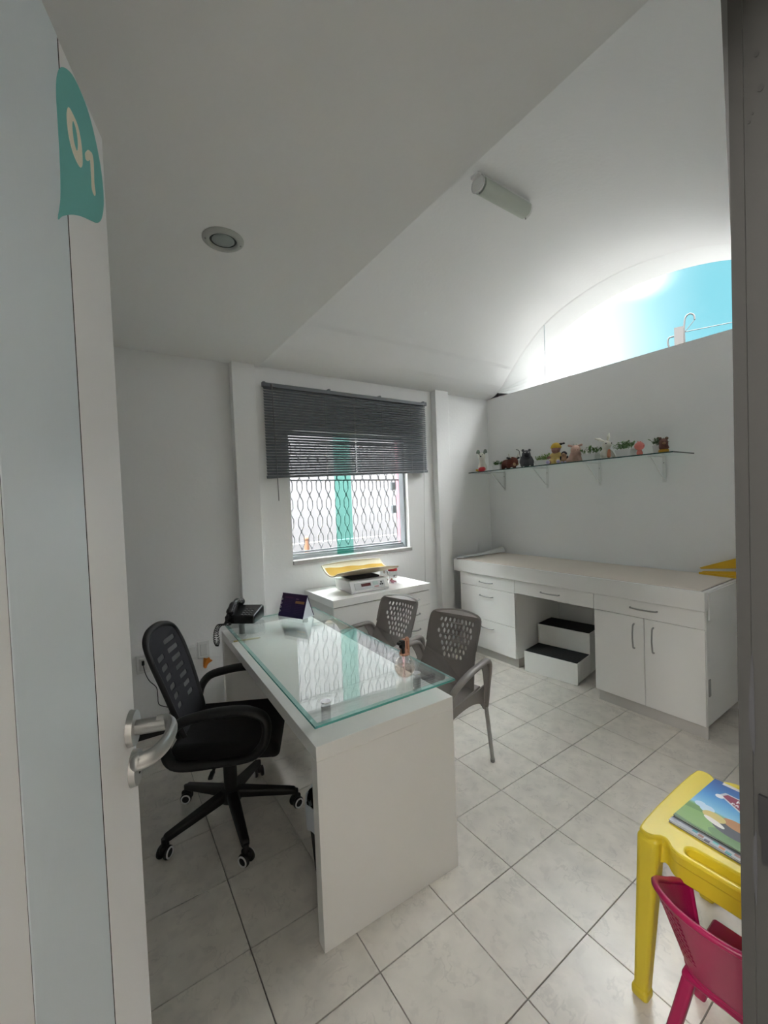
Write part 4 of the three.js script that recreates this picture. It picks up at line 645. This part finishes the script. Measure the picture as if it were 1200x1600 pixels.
{ // brown bull lying
  const t = toy('plush_bull', 'dark brown plush bull standing with its head turned to the room', 'plush toy', -2.74, 1.15);
  obj('body', blob([[[-0.09, 0.062, 0], 0.040, [0.03, 0.062, 0], 0.042], [[0.05, 0.075, 0], 0.040, [0.085, 0.07, 0.0], 0.036], [[0.085, 0.06, 0], 0.032, [0.115, 0.045, 0], 0.026], [[0.03, 0.04, 0.028], 0.018, [0.035, 0.012, 0.032], 0.013], [[0.03, 0.04, -0.028], 0.018, [0.035, 0.012, -0.032], 0.013], [[-0.09, 0.04, 0.026], 0.018, [-0.095, 0.012, 0.03], 0.013], [[-0.09, 0.04, -0.026], 0.018, [-0.095, 0.012, -0.03], 0.013]], 0.010, 0.009), M.plushBrown, t);
  for (const s of [-1, 1]) obj('horn', tube([[0.075, 0.105, s * 0.025], [0.078, 0.12, s * 0.045], [0.08, 0.145, s * 0.05]], 0.006, 10, 6), M.plushWhite, t);
  for (const s of [-1, 1]) obj('ear', blob([[[0.07, 0.10, s * 0.035], 0.010, [0.068, 0.105, s * 0.062], 0.009]], 0.005, 0.004), M.plushDark, t);
  obj('muzzle', blob([[[0.118, 0.042, 0.008], 0.021, [0.118, 0.042, -0.008], 0.021]], 0.007, 0.006), M.tan, t); obj('eye', [ball(0.005, 0.112, 0.085, 0.02), ball(0.005, 0.112, 0.085, -0.02)], M.black, t);
}
{ // grey bear-like toy
  const t = toy('plush_hippo', 'dark grey plush animal with a black muzzle sitting right of the brown bull', 'plush toy', -2.545, 0.75);
  obj('body', blob([[[-0.01, 0.05, 0], 0.045, [-0.02, 0.08, 0], 0.036], [[0.01, 0.125, 0], 0.040, [0.03, 0.12, 0], 0.036], [[0.02, 0.05, 0.035], 0.018, [0.055, 0.018, 0.045], 0.016], [[0.02, 0.05, -0.035], 0.018, [0.055, 0.018, -0.045], 0.016], [[0.0, 0.09, 0.04], 0.015, [0.035, 0.05, 0.052], 0.014], [[0.0, 0.09, -0.04], 0.015, [0.035, 0.05, -0.052], 0.014]], 0.009, 0.008), M.plushGrey, t);
  for (const s of [-1, 1]) obj('ear', ball(0.013, 0.01, 0.163, s * 0.030, 0.6, 1, 1), M.plushGrey, t);
  obj('muzzle', ball(0.022, 0.062, 0.112, 0, 0.7, 0.9, 1), M.plushDark, t); obj('eye', [ball(0.005, 0.058, 0.14, 0.016), ball(0.005, 0.058, 0.14, -0.016)], M.white, t);
  obj('tail', tube([[-0.05, 0.06, 0.03], [-0.07, 0.12, 0.05], [-0.075, 0.175, 0.06], [-0.07, 0.185, 0.085]], 0.003, 16, 6), M.plushGrey, t);
}
{ // doll
  const t = toy('doll', 'baby doll in a yellow cap and yellow outfit sitting on the shelf', 'doll', -2.225, 0.25);
  obj('body', blob([[[0, 0.145, 0], 0.040, [0.004, 0.135, 0], 0.038], [[0.034, 0.122, 0.012], 0.014, [0.034, 0.122, -0.012], 0.014], [[0, 0.10, 0], 0.018, [0, 0.09, 0], 0.02], [[0, 0.08, -0.025], 0.016, [0.03, 0.06, -0.075], 0.012], [[0, 0.08, 0.025], 0.016, [0.04, 0.06, 0.06], 0.012], [[0.04, 0.022, 0.03], 0.016, [0.085, 0.016, 0.045], 0.014], [[0.04, 0.022, -0.03], 0.016, [0.085, 0.016, -0.045], 0.014]], 0.008, 0.007), M.skin, t);
  obj('outfit', blob([[[0, 0.085, 0], 0.028, [0, 0.04, 0], 0.037], [[0.01, 0.028, 0.024], 0.024, [0.05, 0.022, 0.034], 0.020], [[0.01, 0.028, -0.024], 0.024, [0.05, 0.022, -0.034], 0.020], [[0, 0.088, 0.026], 0.018, [0.02, 0.072, 0.044], 0.016], [[0, 0.088, -0.026], 0.018, [0.016, 0.072, -0.046], 0.016]], 0.008, 0.008), M.suitYellow, t);
  obj('cap', [new THREE.SphereGeometry(0.0445, 20, 12, 0, Math.PI * 2, 0, Math.PI * 0.46).translate(0, 0.15, 0), warp(cyl(0.046, 0.046, 0.012, 0, 0.15, 0), () => {})], M.capYellow, t);
  obj('cap_bow', [ball(0.013, 0.0, 0.178, -0.042, 0.7, 0.8, 1.4), ball(0.011, 0, 0.18, -0.066, 0.6, 0.8, 1.2)], M.plushDark, t);
  obj('eye', [ball(0.0045, 0.039, 0.143, 0.014), ball(0.0045, 0.039, 0.143, -0.014)], M.black, t);
  obj('shoe', [ball(0.018, 0.088, 0.018, 0.045, 1.1, 0.9, 0.9), ball(0.018, 0.088, 0.018, -0.045, 1.1, 0.9, 0.9)], M.lilac, t);
  const p = toy('plush_penguin', 'small dark plush bird leaning on the doll', 'plush toy', -2.13, 0.3, 3.37);
  obj('body', blob([[[0, 0.03, 0], 0.026, [0, 0.055, 0], 0.02], [[0.005, 0.078, 0], 0.021, [0.02, 0.076, 0], 0.012]], 0.006, 0.006), M.tan, p); obj('hood', [new THREE.SphereGeometry(0.025, 16, 10, 0, 6.283, 0, 1.7).translate(-0.003, 0.08, 0)], M.plushDark, p); obj('foot', [ball(0.012, 0.02, 0.009, 0.014, 1.4, 0.7, 1), ball(0.012, 0.02, 0.009, -0.014, 1.4, 0.7, 1)], M.lilac, p); obj('wing', [ball(0.015, 0.0, 0.045, 0.028, 0.6, 1.3, 0.5), ball(0.015, 0.0, 0.045, -0.028, 0.6, 1.3, 0.5)], M.plushDark, p);
}
{ // pink cow
  const t = toy('plush_cow', 'pale pink plush cow sitting right of the doll', 'plush toy', -2.045, 0.7);
  obj('body', blob([[[-0.02, 0.045, 0], 0.045, [-0.04, 0.05, 0], 0.042], [[0, 0.07, 0], 0.03, [0.02, 0.1, 0], 0.03], [[0.02, 0.112, 0], 0.032, [0.035, 0.11, 0], 0.03], [[0.045, 0.10, 0.01], 0.028, [0.045, 0.10, -0.01], 0.028], [[0.02, 0.06, 0.03], 0.016, [0.045, 0.014, 0.04], 0.014], [[0.02, 0.06, -0.03], 0.016, [0.045, 0.014, -0.04], 0.014], [[-0.03, 0.03, 0.04], 0.02, [0.02, 0.016, 0.062], 0.016], [[-0.03, 0.03, -0.04], 0.02, [0.02, 0.016, -0.062], 0.016]], 0.009, 0.008), M.plushPink, t);
  for (const s of [-1, 1]) { obj('ear', blob([[[0.015, 0.138, s * 0.024], 0.009, [0.012, 0.146, s * 0.05], 0.010]], 0.005, 0.004), M.plushPink, t); obj('horn', ball(0.007, 0.018, 0.15, s * 0.012, 0.8, 1.6, 0.8), M.plushWhite, t); }
  obj('eye', [ball(0.0045, 0.052, 0.13, 0.016), ball(0.0045, 0.052, 0.13, -0.016)], M.black, t); obj('nostril', [ball(0.0035, 0.074, 0.10, 0.010), ball(0.0035, 0.074, 0.10, -0.010)], M.plushBrown, t);
}
{ // white rabbit
  const t = toy('plush_rabbit', 'cream plush rabbit with long upright ears holding a carrot', 'plush toy', -1.775, 0.9);
  obj('body', blob([[[-0.015, 0.042, 0], 0.040, [-0.005, 0.065, 0], 0.03], [[0.005, 0.115, 0], 0.033, [0.025, 0.112, 0], 0.028], [[0.02, 0.05, 0.025], 0.015, [0.05, 0.016, 0.032], 0.014], [[0.02, 0.05, -0.025], 0.015, [0.05, 0.016, -0.032], 0.014], [[-0.05, 0.04, 0], 0.014, [-0.058, 0.042, 0], 0.014]], 0.008, 0.008), M.plushWhite, t);
  obj('ear', blob([[[-0.004, 0.143, -0.010], 0.008, [-0.010, 0.178, -0.022], 0.010], [[-0.010, 0.178, -0.022], 0.010, [-0.014, 0.205, -0.03], 0.006]], 0.005, 0.004), M.plushWhite, t); obj('ear', blob([[[-0.008, 0.143, 0.012], 0.008, [-0.030, 0.162, 0.040], 0.010], [[-0.030, 0.162, 0.040], 0.010, [-0.045, 0.172, 0.066], 0.006]], 0.005, 0.004), M.plushWhite, t);
  obj('eye', [ball(0.0055, 0.042, 0.122, 0.021), ball(0.0055, 0.042, 0.122, -0.021)], M.black, t); obj('carrot', [blob([[[0.046, 0.065, 0.0], 0.010, [0.062, 0.018, 0.01], 0.014]], 0.006, 0.005)], S([0.5, 0.2, 0.11], 0.9), t);
}
{ // coral figure
  const t = toy('coral_figurine', 'small round-headed coral pink figurine right of the variegated plant', 'figurine', -1.525, 0.7);
  obj('head', ball(0.034, 0, 0.072, 0, 1, 0.94, 1, 24), M.coral, t); obj('body', [blob([[[0, 0.035, 0], 0.016, [0, 0.024, 0], 0.018], [[0.004, 0.016, 0.010], 0.009, [0.006, 0.007, 0.012], 0.0085], [[0.004, 0.016, -0.010], 0.009, [0.006, 0.007, -0.012], 0.0085]], 0.005, 0.005)], M.coral, t);
  obj('cheek_mark', [ball(0.007, 0.024, 0.07, -0.020, 0.5, 1, 1)], S([0.5, 0.08, 0.08], 0.6), t); obj('antenna', [ball(0.006, -0.004, 0.104, 0.008), ball(0.006, -0.004, 0.104, -0.008)], M.coral, t);
}
{ // brown toy on yellow base
  const t = toy('brown_plush', 'small brown plush animal on a yellow cushion at the right end of the shelf', 'plush toy', -1.345, 0.5, 3.36);
  obj('cushion', rb(0.05, 0.024, 0.062, 0.009, 0, 0.0125, 0, 3), M.amber, t);
  obj('body', blob([[[-0.004, 0.045, 0], 0.026, [0, 0.062, 0], 0.024], [[0.006, 0.075, 0], 0.026, [0.02, 0.07, 0], 0.018], [[0.01, 0.04, 0.016], 0.011, [0.026, 0.032, 0.022], 0.009], [[0.01, 0.04, -0.016], 0.011, [0.026, 0.032, -0.022], 0.009]], 0.006, 0.006), S([0.16, 0.07, 0.05], 0.9), t);
  for (const s of [-1, 1]) obj('ear', ball(0.011, 0, 0.102, s * 0.02, 0.6, 1, 1), S([0.16, 0.09, 0.06], 0.9), t);
  obj('muzzle', ball(0.013, 0.03, 0.066, 0, 0.8, 0.8, 1), M.tan, t);
}
// ---------------------------------------------------------------- children's table, books and chair by the door
{
  const t = thing('kids_table', 'yellow plastic children\'s table with pencil trays by the doorway', 'table', [1.57, 0, -0.395]);
  // local x along world x, shape y goes to -z
  const h = 0.235, c = 0.10, e = 0.205;
  const edge = [[0, 0.02], [0, 0.034], [0.006, 0.046], [0.022, 0.062], [0.020, 0.074], [0.002, 0.092], [-0.008, 0.112], [-0.009, 0.16]];
  const side = [...edge.map(([x, y]) => [-h + x, -h + y]), ...[...edge].reverse().map(([x, y]) => [-h + x, h - y])];
  const outline = [...side, [-h + 0.006, h - 0.006], [-h + 0.02, h], ...[[h - 0.02, h], [h - 0.006, h - 0.006]], ...side.map(([x, y]) => [-x, -y]), [h - 0.006, -h + 0.006], [h - 0.02, -h], [-h + 0.02, -h], [-h + 0.006, -h + 0.006]];
  outline.reverse(); const sh = smoothShape(outline, 170), inner = outline.map(([x, y]) => [x * 0.93, y * 0.93]);
  for (const s of [-1, 1]) sh.holes.push(new THREE.Path(roundRect(0.040, 0.225, 0.019, s * 0.206, 0).getPoints(6)));
  obj('tabletop', flat(ext(sh, 0.022, 0.006, 8)).translate(0, 0.478, 0), M.yellow, t);
  const skirt = smoothShape(outline.map(([x, y]) => [x * 0.992, y * 0.992]), 170); skirt.holes.push(smoothShape(inner, 170));
  obj('skirt', flat(ext(skirt, 0.05, 0.003, 6)).translate(0, 0.43, 0), M.yellow, t);
  for (const s of [-1, 1]) obj('pencil_tray', [flat(ext(roundRect(0.044, 0.229, 0.021, s * 0.206, 0), 0.004)).translate(0, 0.470, 0)], M.yellow, t);
  for (const sx of [-1, 1]) for (const sz of [-1, 1]) {
    const lg = warp(rb(0.062, 0.494, 0.062, 0.016, 0, 0.25, 0, 3), (v) => { const k = v.y / 0.5; v.x *= 0.62 + 0.42 * k; v.z *= 0.62 + 0.42 * k; v.x += sx * (0.206 + 0.055 * (1 - k)); v.z += sz * (0.206 + 0.012 * (1 - k)); });
    const L = obj('leg', lg, M.yellow, t); obj('foot', rb(0.048, 0.035, 0.048, 0.012, sx * 0.262, 0.0178, sz * 0.218), M.yellow, L);
  }
}
{
  const cover = canvas(512, 704, (x, w, h) => {
    let g = x.createLinearGradient(0, 0, 0, h); g.addColorStop(0, '#1f4f9a'); g.addColorStop(0.35, '#3f8fd0'); g.addColorStop(0.6, '#7fc3e0'); g.addColorStop(0.66, '#5b8a3a'); g.addColorStop(1, '#3f6a34'); x.fillStyle = g; x.fillRect(0, 0, w, h);
    x.fillStyle = '#d9d5d2'; x.fillRect(60, 0, w - 60, 34); x.fillStyle = '#b8323e'; x.fillRect(200, 34, w - 200, 30); x.fillStyle = '#8c2630'; x.fillRect(240, 0, 200, 20);
    x.fillStyle = '#bcd7ea'; for (const [a, b, r] of [[60, 420, 34], [110, 440, 44], [420, 410, 40], [470, 430, 50], [250, 450, 30]]) { x.beginPath(); x.arc(a, b, r, 0, 7); x.fill(); }
    x.save(); x.translate(255, 190); x.fillStyle = '#c9ccd3'; x.beginPath(); x.moveTo(-140, -60); x.lineTo(140, -60); x.lineTo(160, 0); x.lineTo(0, 105); x.lineTo(-160, 0); x.closePath(); x.fill(); x.fillStyle = '#8b2a4c'; x.beginPath(); x.moveTo(-122, -46); x.lineTo(122, -46); x.lineTo(138, -2); x.lineTo(0, 88); x.lineTo(-138, -2); x.closePath(); x.fill();
    x.fillStyle = '#eef0f3'; x.font = 'bold 54px sans-serif'; x.textAlign = 'center'; x.fillText('PAW', 0, 8); x.font = 'bold 40px sans-serif'; x.fillText('PATROL', 0, 50); x.beginPath(); x.arc(-150, 20, 26, 0, 7); x.arc(150, 20, 26, 0, 7); x.fill(); x.restore();
    x.fillStyle = '#6f9a48'; x.beginPath(); x.ellipse(150, 600, 260, 90, 0, 0, 7); x.fill(); x.fillStyle = '#4d7a38'; x.beginPath(); x.ellipse(430, 640, 240, 80, 0, 0, 7); x.fill();
    x.fillStyle = '#33363f'; x.beginPath(); x.ellipse(300, 560, 120, 60, 0.1, 0, 7); x.fill(); x.fillStyle = '#b27a45'; x.beginPath(); x.ellipse(300, 470, 90, 50, 0.15, 0, 7); x.fill(); x.fillStyle = '#c9b66a'; x.beginPath(); x.ellipse(170, 490, 70, 48, 0.1, 0, 7); x.fill(); x.fillStyle = '#e3dfd8'; x.beginPath(); x.ellipse(190, 545, 70, 24, 0.3, 0, 7); x.fill(); x.fillStyle = '#a8363a'; x.beginPath(); x.ellipse(460, 590, 60, 60, 0, 0, 7); x.fill();
  });
  const under = canvas(512, 640, (x, w, h) => {
    x.fillStyle = '#8d9298'; x.fillRect(0, 0, w, h); x.fillStyle = '#b23a7a'; x.fillRect(20, 200, 130, 120); x.fillStyle = '#d9d9dc'; x.beginPath(); x.arc(70, 560, 18, 0, 7); x.fill();
    const cols = ['#2f7f86', '#7a4a3a', '#3f3a52', '#4f9f9a', '#b06a3a']; for (let i = 0; i < 10; i++) { x.fillStyle = cols[i % 5]; x.fillRect(130 + i * 38, 590 + (i % 3) * 14, 30, 26); }
  });
  const book = (name, label, cat, [x, y, z], turn, w, h, th, map, spine) => {
    const t = thing(name, label, cat, [x, y, z], turn);
    obj('pages', bx(h - 0.006, th - 0.003, w - 0.006, 0, th / 2, 0), M.paper, t);
    const g = bx(h, 0.0016, w, 0, th - 0.0008, 0); const c = clean(g), p = c.attributes.position, u = c.attributes.uv; for (let i = 0; i < p.count; i++) u.setXY(i, p.getZ(i) / w + 0.5, p.getX(i) / h + 0.5);
    obj('front_cover', c, S([1, 1, 1], 0.3, { map }), t);
    obj('back_cover', bx(h, 0.0016, w, 0, 0.0008, 0), spine, t); return t;
  };
  book('activity_book', 'grey activity book lying under the blue picture book', 'book', [1.565, 0.5063, -0.455], rad(-4), 0.235, 0.275, 0.008, under, S([0.2, 0.2, 0.22], 0.5));
  book('picture_book', 'blue and green picture book on top of the grey activity book', 'book', [1.605, 0.5146, -0.458], rad(-3), 0.225, 0.30, 0.007, cover, S([0.06, 0.09, 0.06], 0.5));
}
{
  const t = thing('kids_chair', 'magenta plastic children\'s tub chair pushed up to the yellow table', 'chair', [1.285, 0, -0.375]);
  // local: the sitter faces +x; the back wraps round into low arms
  const N = 48, Mv = 16, a0 = rad(62), pos = [], idx = [];
  const P2 = (u, v, off) => { // u -1..1 round the back, v 0..1 up
    const a = Math.PI + u * (Math.PI - a0), top = 0.535 - 0.115 * THREE.MathUtils.smoothstep(Math.abs(u), 0.25, 1), bot = 0.275 + 0.03 * (1 - Math.abs(u)), y = bot + (top - bot) * v, k = (y - 0.27) / 0.27;
    const rx = 0.070 + 0.115 * k + off, rz = 0.092 + 0.076 * k + off; const c = Math.cos(a), s = Math.sin(a), e = 0.86;
    return [rx * Math.sign(c) * Math.abs(c) ** e, y, rz * Math.sign(s) * Math.abs(s) ** e];
  };
  // perforated strip at the near-left of the back: skip small cells there
  const cells = 132, rows = 44, tri = [];
  const q4 = (a, b, c, d) => tri.push(...a, ...b, ...c, ...a, ...c, ...d);
  for (let i = 0; i < cells; i++) for (let j = 0; j < rows; j++) {
    const u0 = -1 + 2 * i / cells, u1 = -1 + 2 * (i + 1) / cells, v0 = j / rows, v1 = (j + 1) / rows, um = Math.abs((u0 + u1) / 2);
    const hole = (u0 + u1) / 2 > 0.14 && um < 0.46 && j > 10 && j < rows - 5 && i % 3 !== 0 && j % 3 !== 0;
    if (hole) { for (const o of [0, 0.007]) void o; q4(P2(u0, v0, 0), P2(u0, v1, 0), P2(u0, v1, 0.007), P2(u0, v0, 0.007)); q4(P2(u1, v0, 0), P2(u1, v1, 0), P2(u1, v1, 0.007), P2(u1, v0, 0.007)); q4(P2(u0, v0, 0), P2(u1, v0, 0), P2(u1, v0, 0.007), P2(u0, v0, 0.007)); q4(P2(u0, v1, 0), P2(u1, v1, 0), P2(u1, v1, 0.007), P2(u0, v1, 0.007)); continue; }
    for (const o of [0, 0.007]) q4(P2(u0, v0, o), P2(u1, v0, o), P2(u1, v1, o), P2(u0, v1, o));
  }
  const g = new THREE.BufferGeometry(); g.setAttribute('position', new THREE.BufferAttribute(new Float32Array(tri), 3));
  obj('backrest', smoothed(g, 0.5), new THREE.MeshStandardMaterial({ color: M.magenta.color, roughness: 0.38, side: THREE.DoubleSide }), t);
  const rimPts = []; for (let i = 0; i <= 48; i++) rimPts.push(V(...P2(-1 + i / 24, 1, 0.0035))); const botPts = []; for (let i = 0; i <= 48; i++) botPts.push(V(...P2(-1 + i / 24, 0, 0.0035)));
  obj('rim', [new THREE.TubeGeometry(new THREE.CatmullRomCurve3(rimPts), 90, 0.0085, 8), new THREE.TubeGeometry(new THREE.CatmullRomCurve3(botPts), 90, 0.007, 8), ...[-1, 1].map((s) => new THREE.TubeGeometry(new THREE.CatmullRomCurve3([V(...P2(s, 0, 0.0035)), V(...P2(s, 0.5, 0.0035)), V(...P2(s, 1, 0.0035))]), 12, 0.007, 8))], M.magenta, t);
  obj('seat', smoothed(warp(rb(0.23, 0.022, 0.19, 0.010, 0.04, 0.277, 0, 3), (v) => { v.y -= 0.01 * (1 - (v.x / 0.14) ** 2) * (1 - (v.z / 0.14) ** 2); })), M.magenta, t);
  for (const sx of [-1, 1]) for (const sz of [-1, 1]) obj('leg', warp(rb(0.038, 0.272, 0.030, 0.008, 0, 0.136, 0, 2), (v) => { const k = 1 - v.y / 0.272; v.x *= 1 - 0.25 * k; v.x += 0.03 + sx * (0.085 + 0.045 * k); v.z += sz * (0.078 + 0.055 * k); }), M.magenta, t);
}

renderer.render(scene, camera);
